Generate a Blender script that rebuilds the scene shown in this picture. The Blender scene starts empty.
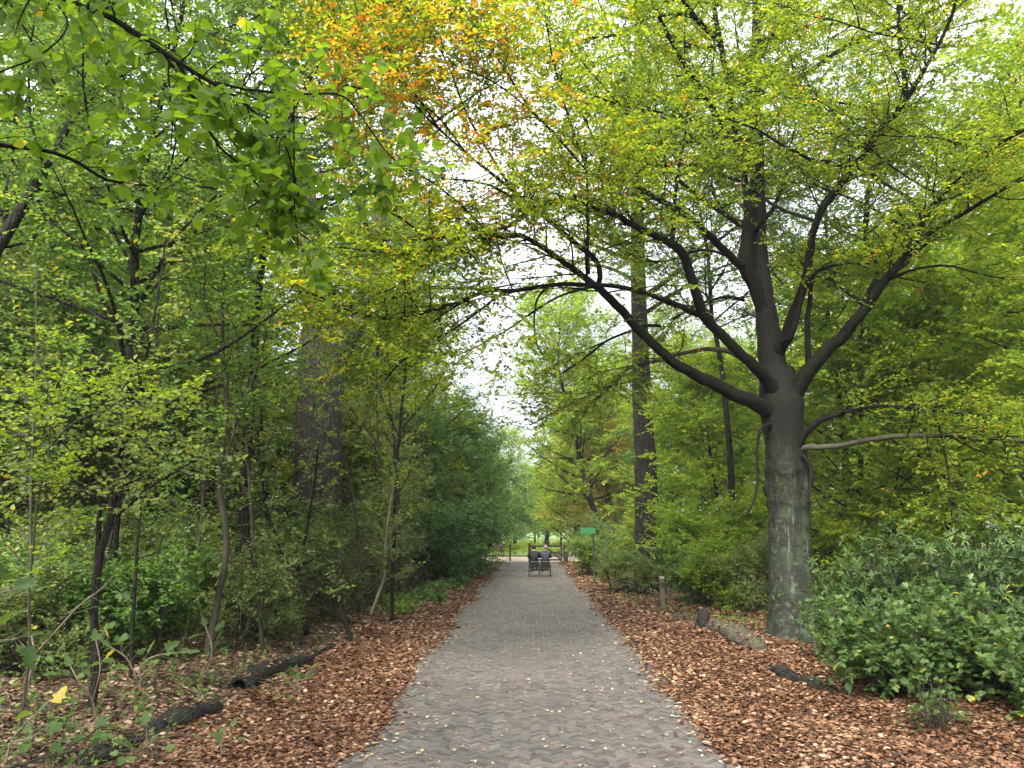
import bpy, math, random
import numpy as np
from math import radians, pi, sin, cos, atan

rng = np.random.default_rng(11)
random.seed(5)
S = bpy.context.scene
C = S.collection

# ------------------------------------------------------------------ camera
F = 760.0
EYE = np.array([0.0, 0.0, 2.1])
PITCH = atan(142 / F)
YAW = atan(19 * cos(PITCH) / F)
_cp, _sp, _cy, _sy = cos(PITCH), sin(PITCH), cos(YAW), sin(YAW)
FWD = np.array([-_sy * _cp, _cy * _cp, _sp])
RIGHT = np.array([_cy, _sy, 0.0])
UPV = np.cross(RIGHT, FWD)


def at(px, py, y):
    """point seen at a photo pixel, y metres down the road (world y)"""
    d = FWD + RIGHT * (px - 512) / F + UPV * (384 - py) / F
    return EYE + d * (y / d[1])


def gz(x, y):
    x = np.asarray(x, float); y = np.asarray(y, float)
    e = np.clip((np.abs(x) - 1.9) / 2.5, 0, 1)
    b = 0.05 * np.sin(x * 1.3 + y * .7) + 0.05 * np.sin(x * .55 - y * .9 + 1.) + .03 * np.sin(x * 3.1 + y * 2.3) + .06
    far = np.clip((y - 44) / 6, 0, 1)
    return e * b * (1 - far) + 0.02 * np.clip((np.abs(x) - 1.75) / .5, 0, 1) * (1 - far)


def ground_at(px, py, lift=0.):
    d = FWD + RIGHT * (px - 512) / F + UPV * (384 - py) / F
    p = EYE + d * (-EYE[2] / d[2])
    p[2] = float(gz(p[0], p[1])) + lift
    return p


# ------------------------------------------------------------------ materials
def new_mat(name):
    m = bpy.data.materials.new(name)
    m.use_nodes = True
    nt = m.node_tree
    nt.nodes.clear()
    out = nt.nodes.new('ShaderNodeOutputMaterial')
    return m, nt, out


def ramp(nt, stops, interp='LINEAR'):
    r = nt.nodes.new('ShaderNodeValToRGB')
    r.color_ramp.interpolation = interp
    el = r.color_ramp.elements
    while len(el) < len(stops):
        el.new(0.5)
    for e, (p, c) in zip(el, stops):
        e.position = p
        e.color = (*c, 1)
    return r


def leaf_mat(name, stops, trans=0.45, vary=0.12, rough=0.5, tboost=1.5, spec=0.3):
    m, nt, out = new_mat(name)
    N = nt.nodes.new; Lk = nt.links.new
    at_ = N('ShaderNodeAttribute'); at_.attribute_name = 't'
    oi = N('ShaderNodeObjectInfo')
    mr = N('ShaderNodeMath'); mr.operation = 'MULTIPLY_ADD'
    Lk(oi.outputs['Random'], mr.inputs[0]); mr.inputs[1].default_value = vary * 2; mr.inputs[2].default_value = -vary
    ad = N('ShaderNodeMath'); ad.operation = 'ADD'; ad.use_clamp = True
    Lk(at_.outputs['Fac'], ad.inputs[0]); Lk(mr.outputs[0], ad.inputs[1])
    r = ramp(nt, stops); Lk(ad.outputs[0], r.inputs[0])
    b = N('ShaderNodeBsdfPrincipled'); b.inputs['Roughness'].default_value = rough
    b.inputs['Specular IOR Level'].default_value = spec
    Lk(r.outputs[0], b.inputs['Base Color'])
    tr = N('ShaderNodeBsdfTranslucent')
    mu = N('ShaderNodeMix'); mu.data_type = 'RGBA'; mu.blend_type = 'MULTIPLY'
    mu.inputs[0].default_value = 1; Lk(r.outputs[0], mu.inputs[6])
    mu.inputs[7].default_value = (tboost * 1.1, tboost, tboost * .45, 1)
    Lk(mu.outputs[2], tr.inputs[0])
    mx = N('ShaderNodeMixShader'); mx.inputs[0].default_value = trans
    Lk(b.outputs[0], mx.inputs[1]); Lk(tr.outputs[0], mx.inputs[2])
    Lk(mx.outputs[0], out.inputs[0])
    return m


def bark_mat(name, c1, c2, moss=None, moss_amt=.5, scale=(6, 6, 1.2), nscale=3., bump=.4, rough=.85, ridges=False):
    m, nt, out = new_mat(name)
    N = nt.nodes.new; Lk = nt.links.new
    tc = N('ShaderNodeTexCoord'); mp = N('ShaderNodeMapping'); mp.inputs['Scale'].default_value = scale
    Lk(tc.outputs['Object'], mp.inputs[0])
    n1 = N('ShaderNodeTexNoise'); n1.inputs['Scale'].default_value = nscale; n1.inputs['Detail'].default_value = 6
    n1.inputs['Roughness'].default_value = .65
    Lk(mp.outputs[0], n1.inputs['Vector'])
    n2 = N('ShaderNodeTexNoise'); n2.inputs['Scale'].default_value = 1.7; n2.inputs['Detail'].default_value = 5
    Lk(tc.outputs['Object'], n2.inputs['Vector'])
    r = ramp(nt, [(.3, c1), (.7, c2)]); Lk(n1.outputs[0], r.inputs[0])
    col = r.outputs[0]
    if moss:
        r2 = ramp(nt, [(.42, (0, 0, 0)), (.62, (moss_amt,) * 3)]); Lk(n2.outputs[0], r2.inputs[0])
        mx = N('ShaderNodeMix'); mx.data_type = 'RGBA'
        Lk(r2.outputs[0], mx.inputs[0]); Lk(col, mx.inputs[6]); mx.inputs[7].default_value = (*moss, 1)
        col = mx.outputs[2]
    b = N('ShaderNodeBsdfPrincipled'); b.inputs['Roughness'].default_value = rough
    b.inputs['Specular IOR Level'].default_value = .25
    Lk(col, b.inputs['Base Color'])
    bp = N('ShaderNodeBump'); bp.inputs['Strength'].default_value = bump; bp.inputs['Distance'].default_value = .04
    h = n1.outputs[0]
    if ridges:
        v = N('ShaderNodeTexVoronoi'); v.feature = 'DISTANCE_TO_EDGE'; v.inputs['Scale'].default_value = 2.4
        mp2 = N('ShaderNodeMapping'); mp2.inputs['Scale'].default_value = (5, 5, .8)
        n3 = N('ShaderNodeTexNoise'); n3.inputs['Scale'].default_value = 2.5
        Lk(tc.outputs['Object'], mp2.inputs[0]); Lk(mp2.outputs[0], n3.inputs['Vector'])
        va = N('ShaderNodeVectorMath'); va.operation = 'MULTIPLY_ADD'
        Lk(n3.outputs[1], va.inputs[0]); va.inputs[1].default_value = (.8, .8, .8); Lk(mp2.outputs[0], va.inputs[2])
        Lk(va.outputs[0], v.inputs['Vector'])
        rr = ramp(nt, [(0, (0, 0, 0)), (.25, (1, 1, 1))]); Lk(v.outputs[0], rr.inputs[0])
        mm = N('ShaderNodeMath'); mm.operation = 'ADD'; Lk(rr.outputs[0], mm.inputs[0]); Lk(n1.outputs[0], mm.inputs[1])
        h = mm.outputs[0]
        bp.inputs['Distance'].default_value = .07
    Lk(h, bp.inputs['Height']); Lk(bp.outputs[0], b.inputs['Normal'])
    Lk(b.outputs[0], out.inputs[0])
    return m


def plain_mat(name, c, rough=.7, metal=0., c2=None, sc=20.):
    m, nt, out = new_mat(name)
    N = nt.nodes.new; Lk = nt.links.new
    b = N('ShaderNodeBsdfPrincipled'); b.inputs['Roughness'].default_value = rough; b.inputs['Metallic'].default_value = metal
    tc = N('ShaderNodeTexCoord'); n1 = N('ShaderNodeTexNoise'); n1.inputs['Scale'].default_value = sc; n1.inputs['Detail'].default_value = 4
    Lk(tc.outputs['Object'], n1.inputs['Vector'])
    c2 = c2 or tuple(x * .65 for x in c)
    r = ramp(nt, [(.3, c2), (.7, c)]); Lk(n1.outputs[0], r.inputs[0]); Lk(r.outputs[0], b.inputs['Base Color'])
    Lk(b.outputs[0], out.inputs[0])
    return m


def attr_mat(name, stops, rough=.8, big=None, bigamt=.5, spec=.3, trans=0., bump=0., world_noise=.6, fine=False):
    m, nt, out = new_mat(name)
    N = nt.nodes.new; Lk = nt.links.new
    a = N('ShaderNodeAttribute'); a.attribute_name = 't'
    r = ramp(nt, stops); Lk(a.outputs['Fac'], r.inputs[0]); col = r.outputs[0]
    tc = N('ShaderNodeTexCoord')
    if big:
        n = N('ShaderNodeTexNoise'); n.inputs['Scale'].default_value = world_noise; n.inputs['Detail'].default_value = 4
        Lk(tc.outputs['Object'], n.inputs['Vector'])
        r2 = ramp(nt, [(.38, (0, 0, 0)), (.65, (bigamt,) * 3)]); Lk(n.outputs[0], r2.inputs[0])
        mx = N('ShaderNodeMix'); mx.data_type = 'RGBA'; mx.blend_type = 'MULTIPLY'
        Lk(r2.outputs[0], mx.inputs[0]); Lk(col, mx.inputs[6]); mx.inputs[7].default_value = (*big, 1)
        col = mx.outputs[2]
    if fine:
        for sc_, cc, lo_, hi_, am in ((5., (.8, .72, .64), .5, .7, .6), (14., (1.35, 1.3, 1.25), .55, .75, .6), (1.6, (.84, .87, .9), .5, .62, .6)):
            n = N('ShaderNodeTexNoise'); n.inputs['Scale'].default_value = sc_; n.inputs['Detail'].default_value = 8; n.inputs['Roughness'].default_value = .7
            Lk(tc.outputs['Object'], n.inputs['Vector'])
            r2 = ramp(nt, [(lo_, (0, 0, 0)), (hi_, (am,) * 3)]); Lk(n.outputs[0], r2.inputs[0])
            mx = N('ShaderNodeMix'); mx.data_type = 'RGBA'; mx.blend_type = 'MULTIPLY'
            Lk(r2.outputs[0], mx.inputs[0]); Lk(col, mx.inputs[6]); mx.inputs[7].default_value = (*cc, 1); col = mx.outputs[2]
    b = N('ShaderNodeBsdfPrincipled'); b.inputs['Roughness'].default_value = rough
    b.inputs['Specular IOR Level'].default_value = spec
    Lk(col, b.inputs['Base Color'])
    if bump:
        n = N('ShaderNodeTexNoise'); n.inputs['Scale'].default_value = 60; n.inputs['Detail'].default_value = 4
        Lk(tc.outputs['Object'], n.inputs['Vector'])
        bp = N('ShaderNodeBump'); bp.inputs['Strength'].default_value = bump; bp.inputs['Distance'].default_value = .01
        Lk(n.outputs[0], bp.inputs['Height']); Lk(bp.outputs[0], b.inputs['Normal'])
    sh = b.outputs[0]
    if trans:
        tr = N('ShaderNodeBsdfTranslucent'); Lk(col, tr.inputs[0])
        mx = N('ShaderNodeMixShader'); mx.inputs[0].default_value = trans
        Lk(sh, mx.inputs[1]); Lk(tr.outputs[0], mx.inputs[2]); sh = mx.outputs[0]
    Lk(sh, out.inputs[0])
    return m


GREEN_BEECH = [(0, (.05, .10, .015)), (.35, (.12, .20, .02)), (.7, (.24, .31, .028)), (.84, (.42, .35, .04)), (1, (.62, .20, .025))]
M = {}
M['beech_leaf'] = leaf_mat('beech_leaf', GREEN_BEECH, .6, .03, tboost=1.6)
M['yellow_leaf'] = leaf_mat('yellow_leaf', [(0, (.10, .18, .02)), (.4, (.21, .33, .035)), (.8, (.37, .45, .045)), (1, (.58, .42, .06))], .55, .12, tboost=1.4)
M['mid_leaf'] = leaf_mat('mid_leaf', [(0, (.05, .105, .035)), (.5, (.10, .205, .05)), (.88, (.19, .31, .06)), (1, (.40, .38, .05))], .5, .15)
M['dark_leaf'] = leaf_mat('dark_leaf', [(0, (.045, .10, .03)), (.5, (.09, .19, .05)), (.8, (.16, .27, .06)), (1, (.30, .36, .07))], .38, .15, rough=.38)
M['grey_leaf'] = leaf_mat('grey_leaf', [(0, (.085, .13, .055)), (.6, (.18, .255, .09)), (.9, (.30, .36, .10)), (1, (.45, .34, .08))], .5, .15)
M['lime_leaf'] = leaf_mat('lime_leaf', [(0, (.06, .13, .015)), (.6, (.13, .24, .022)), (.86, (.22, .33, .03)), (1, (.5, .4, .05))], .62, .0, tboost=1.45)
M['rhodo_leaf'] = leaf_mat('rhodo_leaf', [(0, (.03, .06, .015)), (.6, (.06, .115, .028)), (.92, (.12, .18, .045)), (1, (.35, .3, .05))], .25, .05, rough=.5, spec=.3)
M['maple_leaf'] = leaf_mat('maple_leaf', [(0, (.05, .10, .03)), (.6, (.10, .175, .05)), (.88, (.17, .25, .06)), (1, (.5, .4, .06))], .4, .05, rough=.4)
M['rust_leaf'] = leaf_mat('rust_leaf', [(0, (.17, .2, .05)), (.5, (.34, .3, .07)), (1, (.5, .32, .1))], .5, .15)
def beech_bark():
    m, nt, out = new_mat('beech_bark')
    N = nt.nodes.new; Lk = nt.links.new
    tc = N('ShaderNodeTexCoord')
    def noise(scale, s, d=6, rough=.6):
        mp = N('ShaderNodeMapping'); mp.inputs['Scale'].default_value = scale; Lk(tc.outputs['Object'], mp.inputs[0])
        n = N('ShaderNodeTexNoise'); n.inputs['Scale'].default_value = s; n.inputs['Detail'].default_value = d; n.inputs['Roughness'].default_value = rough
        Lk(mp.outputs[0], n.inputs['Vector']); return n.outputs[0]
    n1 = noise((1, 1, .16), 7.); n2 = noise((1, 1, 1), 2.2); n3 = noise((1, 1, 3.), 9., 8, .75); n4 = noise((1, 1, .1), 16.)
    base = ramp(nt, [(.3, (.010, .012, .008)), (.5, (.022, .026, .018)), (.7, (.052, .058, .042))]); Lk(n3, base.inputs[0])
    def mix(fac_src, stops, col, c2, typ='MIX'):
        r = ramp(nt, stops); Lk(fac_src, r.inputs[0]); x = N('ShaderNodeMix'); x.data_type = 'RGBA'; x.blend_type = typ
        Lk(r.outputs[0], x.inputs[0]); Lk(col, x.inputs[6]); x.inputs[7].default_value = (*c2, 1); return x.outputs[2]
    g = lambda v: (v, v, v)
    c = mix(n2, [(.45, g(0)), (.6, g(.6))], base.outputs[0], (.05, .075, .035))
    c = mix(n1, [(.52, g(0)), (.60, g(.85))], c, (.022, .024, .02))
    n5 = noise((1, 1, 1.6), 6., 8, .7)
    c = mix(n5, [(.56, g(0)), (.64, g(.6))], c, (.10, .11, .085))
    c = mix(n4, [(.58, g(0)), (.66, g(.8))], c, (.12, .13, .105))
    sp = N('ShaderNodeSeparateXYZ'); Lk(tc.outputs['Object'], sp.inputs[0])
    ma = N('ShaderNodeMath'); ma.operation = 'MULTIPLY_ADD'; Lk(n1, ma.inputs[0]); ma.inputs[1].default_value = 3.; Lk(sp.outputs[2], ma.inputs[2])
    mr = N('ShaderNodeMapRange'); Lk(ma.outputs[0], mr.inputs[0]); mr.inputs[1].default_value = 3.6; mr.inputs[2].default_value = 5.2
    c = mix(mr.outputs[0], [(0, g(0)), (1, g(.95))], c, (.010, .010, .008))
    b = N('ShaderNodeBsdfPrincipled'); b.inputs['Roughness'].default_value = .7; b.inputs['Specular IOR Level'].default_value = .12
    Lk(c, b.inputs['Base Color'])
    ad = N('ShaderNodeMath'); ad.operation = 'ADD'; Lk(n3, ad.inputs[0]); Lk(n1, ad.inputs[1])
    bp = N('ShaderNodeBump'); bp.inputs['Strength'].default_value = .6; bp.inputs['Distance'].default_value = .05
    Lk(ad.outputs[0], bp.inputs['Height']); Lk(bp.outputs[0], b.inputs['Normal']); Lk(b.outputs[0], out.inputs[0])
    return m
M['beech_bark'] = beech_bark()
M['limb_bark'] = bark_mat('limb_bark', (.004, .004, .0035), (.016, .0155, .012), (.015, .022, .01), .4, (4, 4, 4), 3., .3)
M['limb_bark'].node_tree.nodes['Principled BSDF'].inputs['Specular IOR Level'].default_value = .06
M['dark_bark'] = bark_mat('dark_bark', (.006, .005, .0045), (.028, .022, .018), (.05, .06, .03), .25, (6, 6, 1), 3., .9, ridges=True)
M['grey_bark'] = bark_mat('grey_bark', (.04, .034, .031), (.15, .13, .115), (.05, .06, .035), .4, (6, 6, .9), 3., .9, ridges=True)
M['twig_bark'] = bark_mat('twig_bark', (.022, .019, .015), (.075, .064, .05), (.05, .065, .03), .4, (4, 4, 2), 3., .2)
M['pale_stem'] = bark_mat('pale_stem', (.12, .10, .07), (.28, .24, .17), None, 0, (4, 4, 2), 3., .2)
M['charred'] = bark_mat('charred', (.004, .004, .004), (.036, .032, .029), (.035, .045, .02), .4, (4, 4, 4), 3.5, 1., rough=.75)
M['rotten'] = bark_mat('rotten', (.025, .016, .012), (.16, .13, .11), (.05, .08, .025), .5, (6, 6, 6), 3., 1.)

# ------------------------------------------------------------------ mesh builder


def norm(v):
    return v / np.maximum(np.linalg.norm(v, axis=-1, keepdims=True), 1e-9)


class MB:
    def __init__(s):
        s.V = []; s.T = []; s.F = []; s.n = 0

    def add(s, V, faces, t=0.5, mat=0, smooth=True):
        """faces: (K,3) or (K,4) array of indices into V"""
        V = np.asarray(V, np.float32).reshape(-1, 3)
        s.V.append(V)
        tt = np.empty(len(V), np.float32); tt[:] = t
        s.T.append(tt)
        if not isinstance(faces, list):
            faces = [faces]
        for f in faces:
            f = np.asarray(f, np.int64)
            s.F.append((f + s.n, mat, smooth))
        s.n += len(V)

    def mesh(s, name, mats):
        me = bpy.data.meshes.new(name)
        V = np.concatenate(s.V); T = np.concatenate(s.T)
        me.vertices.add(len(V)); me.vertices.foreach_set('co', V.ravel())
        li = np.concatenate([f.ravel() for f, _, _ in s.F]).astype(np.int32)
        lt = np.concatenate([np.full(len(f), f.shape[1]) for f, _, _ in s.F]).astype(np.int32)
        ls = (np.cumsum(lt) - lt).astype(np.int32)
        mi = np.concatenate([np.full(len(f), m) for f, m, _ in s.F]).astype(np.int32)
        sm = np.concatenate([np.full(len(f), q) for f, _, q in s.F]).astype(bool)
        me.loops.add(len(li)); me.loops.foreach_set('vertex_index', li)
        me.polygons.add(len(ls)); me.polygons.foreach_set('loop_start', ls)
        me.polygons.foreach_set('material_index', mi)
        me.polygons.foreach_set('use_smooth', sm)
        a = me.attributes.new('t', 'FLOAT', 'POINT'); a.data.foreach_set('value', T)
        for m in mats:
            me.materials.append(m)
        me.update(calc_edges=True)
        return me

    def build(s, name, mats, parent=None, loc=None):
        o = bpy.data.objects.new(name, s.mesh(name, mats))
        C.objects.link(o)
        if parent:
            o.parent = parent
        if loc is not None:
            o.location = loc
        return o


def tag(o, label=None, cat=None, group=None, kind=None):
    if label: o['label'] = label
    if cat: o['category'] = cat
    if group: o['group'] = group
    if kind: o['kind'] = kind
    return o


def empty(name, loc=(0, 0, 0), label=None, cat=None, group=None, rz=0, sc=1.):
    o = bpy.data.objects.new(name, None)
    C.objects.link(o)
    o.location = loc; o.rotation_euler = (0, 0, rz); o.scale = (sc, sc, sc)
    o.empty_display_size = .2
    return tag(o, label, cat, group)


def tubes(mb, P, R, sides=5, t=.5, mat=0, cap=False, bumpy=0.):
    P = np.asarray(P, float); R = np.asarray(R, float)
    if P.ndim == 2: P = P[None]; R = np.broadcast_to(R, P.shape[1])[None] if R.ndim < 2 else R
    B, Nn, _ = P.shape
    T = norm(np.gradient(P, axis=1))
    D = norm(P[:, -1] - P[:, 0])
    ref = np.eye(3)[np.argmin(np.abs(D), axis=1)][:, None, :]
    U = norm(np.cross(T, np.broadcast_to(ref, T.shape))); W = np.cross(T, U)
    a = np.arange(sides) * 2 * pi / sides
    ca, sa = np.cos(a), np.sin(a)
    RR = R[:, :, None] * np.ones(sides)
    if bumpy:
        RR = RR * (1 + bumpy * rng.standard_normal(RR.shape))
    ring = P[:, :, None] + RR[..., None] * (U[:, :, None] * ca[None, None, :, None] + W[:, :, None] * sa[None, None, :, None])
    V = ring.reshape(-1, 3)
    b = np.arange(B)[:, None, None] * Nn * sides; i = np.arange(Nn - 1)[None, :, None] * sides; j = np.arange(sides)[None, None, :]
    j2 = (j + 1) % sides
    q = np.stack([b + i + j, b + i + j2, b + i + sides + j2, b + i + sides + j], -1).reshape(-1, 4)
    faces = [q]
    if cap:
        n0 = len(V)
        cen = np.concatenate([P[:, 0], P[:, -1]])
        V = np.concatenate([V, cen])
        jj = np.arange(sides); kk = (jj + 1) % sides
        tr = []
        for bi in range(B):
            base = bi * Nn * sides
            tr.append(np.stack([base + kk, base + jj, np.full(sides, n0 + bi)], -1))
            e = base + (Nn - 1) * sides
            tr.append(np.stack([e + jj, e + kk, np.full(sides, n0 + B + bi)], -1))
        faces.append(np.concatenate(tr))
    mb.add(V, faces, t, mat)


def smooth_path(pts, n):
    """Catmull-Rom resample of an (K,D) array to n points"""
    pts = np.asarray(pts, float)
    p = np.vstack([2 * pts[0] - pts[1], pts, 2 * pts[-1] - pts[-2]])
    K = len(pts)
    u = np.linspace(0, K - 1 - 1e-6, n); i = u.astype(int); f = (u - i)[:, None]
    a, b, c, d = p[i], p[i + 1], p[i + 2], p[i + 3]
    return .5 * (2 * b + (c - a) * f + (2 * a - 5 * b + 4 * c - d) * f ** 2 + (3 * b - a - 3 * c + d) * f ** 3)


def grow(O, D, L, N, up=0., wig=.15, ups=None):
    B = len(O); L = np.broadcast_to(L, (B,))
    d = norm(D); P = [O]
    for k in range(N - 1):
        d = d + wig * rng.standard_normal((B, 3))
        d[:, 2] += up
        d = norm(d)
        P.append(P[-1] + d * (L / (N - 1))[:, None])
    return np.stack(P, 1)


def spawn(P, R, k, t0=.25, t1=1., ang=50, angv=12, flat=.4):
    """k child origins and directions per parent polyline. flat 0: all children beside the parent; 1: all round"""
    B, N, _ = P.shape
    t = t0 + (t1 - t0) * (np.arange(k)[None] + rng.random((B, k))) / k
    x = t * (N - 1) * .9999; i = x.astype(int); f = (x - i)
    bi = np.arange(B)[:, None]
    A, Bp = P[bi, i], P[bi, i + 1]
    O = A + (Bp - A) * f[..., None]; T = norm(Bp - A)
    r = R[bi, i] * (1 - f) + R[bi, i + 1] * f
    up = np.zeros_like(T); up[..., 2] = 1
    side = np.cross(T, up); ln = np.linalg.norm(side, axis=-1, keepdims=True)
    rnd = norm(rng.standard_normal(T.shape) * [1, 1, .1])
    side = np.where(ln < .35, norm(np.cross(T, norm(rnd))), norm(side))
    vert = np.cross(side, T)
    sgn = np.where((np.arange(k)[None] + rng.integers(0, 2, (B, 1))) % 2 == 0, 0., pi)
    ph = sgn + rng.standard_normal((B, k)) * flat * 1.3 + (ln[..., 0] < .35) * rng.random((B, k)) * 2 * pi
    lat = side * np.cos(ph)[..., None] + vert * np.sin(ph)[..., None]
    an = np.radians(ang + angv * rng.standard_normal((B, k)))[..., None]
    D = T * np.cos(an) + lat * np.sin(an)
    return O.reshape(-1, 3), norm(D).reshape(-1, 3), r.reshape(-1), t.reshape(-1)


# leaf templates: x along the leaf, y across, z normal
def T_rhomb(w=.3):
    return np.array([[0, 0, 0], [.45, w, .06], [1, 0, -.03], [.45, -w, .06]]), np.array([[0, 3, 2], [0, 2, 1]])


def T_ovate(w=.3):
    return np.array([[0, 0, 0], [.28, w * .9, .05], [.68, w * .8, .03], [1, 0, -.06], [.68, -w * .8, .03], [.28, -w * .9, .05]]), \
        np.array([[0, 5, 4, 3], [0, 3, 2, 1]])


def T_round(w=.42):
    a = [(0, 0, 0), (-.08, .2, .03), (.15, .42, .05), (.42, .43, .02), (.7, .26, -.02), (1, 0, -.1), (.7, -.26, -.02), (.42, -.43, .02), (.15, -.42, .05), (-.08, -.2, .03), (.4, 0, -.02)]
    f = [(10, i, (i + 1) % 10) for i in range(10)]
    return np.array(a), np.array(f)


def T_maple():
    pts = [(0, 0), (-.02, .12), (.02, .38), (.22, .26), (.36, .5), (.5, .22), (.72, .24), (1, 0)]
    a = [(x, y, .06 * abs(y)) for x, y in pts] + [(x, -y, .06 * abs(y)) for x, y in pts[-2:0:-1]]
    a.append((.32, 0, -.04)); n = len(a) - 1
    return np.array(a), np.array([(n, i, (i + 1) % n) for i in range(n)])


def T_long():
    return np.array([[0, 0, 0], [.3, .11, .0], [.7, .12, -.05], [1, 0, -.16], [.7, -.12, -.05], [.3, -.11, .0]]), \
        np.array([[0, 5, 4, 3], [0, 3, 2, 1]])


def leaf_set(mb, O, X, Nn, size, tpl, t, mat=1):
    tv, tf = tpl
    X = norm(X); Y = norm(np.cross(Nn, X)); Z = np.cross(X, Y)
    s = np.broadcast_to(size, (len(O),))[:, None, None]
    V = O[:, None] + s * (tv[None, :, 0:1] * X[:, None] + tv[None, :, 1:2] * Y[:, None] + tv[None, :, 2:3] * Z[:, None])
    f = (np.arange(len(O))[:, None, None] * len(tv) + tf[None]).reshape(-1, tf.shape[1])
    tt = np.repeat(np.clip(t, 0, 1), len(tv))
    mb.add(V, f, tt, mat, False)


def leaves(mb, P, n, size, tpl, mat=1, tilt=.45, droop=.15, tfun=None, tmean=.45, tsd=.16, t0=.1, clus=.1, whorl=False):
    B, N, _ = P.shape
    t = t0 + (1 - t0) * (np.arange(n)[None] + .6 * rng.random((B, n))) / n
    if whorl: t = 1 - .12 * rng.random((B, n))
    t = np.clip(t, 0, .9999)
    x = t * (N - 1); i = x.astype(int); f = (x - i)[..., None]; bi = np.arange(B)[:, None]
    A, Bp = P[bi, i], P[bi, i + 1]; O = A + (Bp - A) * f; T = norm(Bp - A)
    up = np.zeros_like(T); up[..., 2] = 1
    side = norm(np.cross(T, up) + 1e-3)
    if whorl:
        a = rng.random((B, n)) * 2 * pi; vert = np.cross(side, T)
        lat = side * np.cos(a)[..., None] + vert * np.sin(a)[..., None]
        X = T * .35 + lat
        Nn = T + .3 * rng.standard_normal(T.shape) + up * .6
    else:
        sg = np.where(np.arange(n)[None] % 2 == 0, 1., -1.)[..., None]
        X = T * .6 + side * sg * .85 + .35 * rng.standard_normal(T.shape)
        Nn = up + tilt * rng.standard_normal(T.shape)
    X[..., 2] -= droop
    tt = tmean + clus * rng.standard_normal((B, 1)) + tsd * rng.standard_normal((B, n))
    O = O.reshape(-1, 3); tt = tt.reshape(-1)
    if tfun is not None:
        tt = tt + tfun(O)
    leaf_set(mb, O, X.reshape(-1, 3), Nn.reshape(-1, 3), size * (.7 + .5 * rng.random(len(O))), tpl, tt, mat)


def taper(r0, N, end=.25):
    return r0[:, None] * np.linspace(1, end, N)[None]


def foliate(mb, P, R, k2, l2, k3, l3, nl, size, tpl, flat=.4, tilt=.45, droop=.15, up2=.03, tfun=None, tmean=.45, tsd=.16,
            clus=.1, t0=.2, l1ref=None, sides=4, whorl=False, minr=.003, twig_r=.004, wig=.12, cull=None):
    """branches -> boughs -> twigs -> leaves, all in one mesh (bark slot 0, leaf slot 1)"""
    B = len(P)
    O, D, r, t = spawn(P, R, k2, t0, 1., 55, 12, flat)
    L = l2 * (1.15 - .55 * t) * (.7 + .6 * rng.random(len(O)))
    if cull is not None:
        keep = cull(O); O, D, r, L = O[keep], D[keep], r[keep], L[keep]
    P2 = grow(O, D, L, 6, up2, wig)
    R2 = taper(np.clip(r * .42, minr * 2, .011 + .004 * l2), 6)
    tubes(mb, P2, R2, sides)
    O, D, r, t = spawn(P2, R2, k3, .15, 1., 50, 14, flat)
    L = l3 * (.6 + .8 * rng.random(len(O)))
    P3 = grow(O, D, L, 4, up2 * .5, wig)
    R3 = taper(np.clip(r * .6, minr, twig_r * 1.5), 4)
    tubes(mb, P3, R3, 3)
    leaves(mb, P3, nl, size, tpl, 1, tilt, droop, tfun, tmean, tsd, .1, clus, whorl)
    leaves(mb, P2[:, 2:], max(2, nl), size, tpl, 1, tilt, droop, tfun, tmean, tsd, .1, clus, whorl)


# ------------------------------------------------------------------ world, sun
w = bpy.data.worlds.new('World'); S.world = w; w.use_nodes = True
nt = w.node_tree; nt.nodes.clear()
N = nt.nodes.new; Lk = nt.links.new
SUN_EL, SUN_AZ = radians(42), radians(-160)      # azimuth from +Y towards +X
sky = N('ShaderNodeTexSky'); sky.sky_type = 'NISHITA'; sky.sun_disc = False
sky.sun_elevation = SUN_EL; sky.sun_rotation = SUN_AZ; sky.dust_density = 3; sky.air_density = 1.2
tc = N('ShaderNodeTexCoord'); nz = N('ShaderNodeTexNoise'); nz.inputs['Scale'].default_value = 2.2; nz.inputs['Detail'].default_value = 7
Lk(tc.outputs['Generated'], nz.inputs['Vector'])
cl = ramp(nt, [(.25, (11.5, 11.8, 12.9)), (.75, (15.5, 15.8, 16.8))]); Lk(nz.outputs[0], cl.inputs[0])
cov = ramp(nt, [(.2, (.8,) * 3), (.55, (.97,) * 3)]); Lk(nz.outputs[0], cov.inputs[0])
mx = N('ShaderNodeMix'); mx.data_type = 'RGBA'
Lk(cov.outputs[0], mx.inputs[0]); Lk(sky.outputs[0], mx.inputs[6]); Lk(cl.outputs[0], mx.inputs[7])
sxyz = N('ShaderNodeSeparateXYZ'); Lk(tc.outputs['Generated'], sxyz.inputs[0])
gr = N('ShaderNodeMapRange'); Lk(sxyz.outputs[2], gr.inputs[0]); gr.inputs[1].default_value = 0; gr.inputs[2].default_value = 1; gr.inputs[3].default_value = .5; gr.inputs[4].default_value = 1.5
gm = N('ShaderNodeVectorMath'); gm.operation = 'SCALE'; Lk(mx.outputs[2], gm.inputs[0]); Lk(gr.outputs[0], gm.inputs['Scale'])
bg = N('ShaderNodeBackground'); bg.inputs[1].default_value = .07
Lk(gm.outputs[0], bg.inputs[0]); wo = N('ShaderNodeOutputWorld'); Lk(bg.outputs[0], wo.inputs[0])

sl = bpy.data.lights.new('sun', 'SUN'); sl.energy = 5.0; sl.angle = radians(28); sl.color = (1, .95, .86)
so = bpy.data.objects.new('sun', sl); C.objects.link(so)
so.rotation_euler = (pi / 2 - SUN_EL, 0, pi - SUN_AZ)

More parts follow.
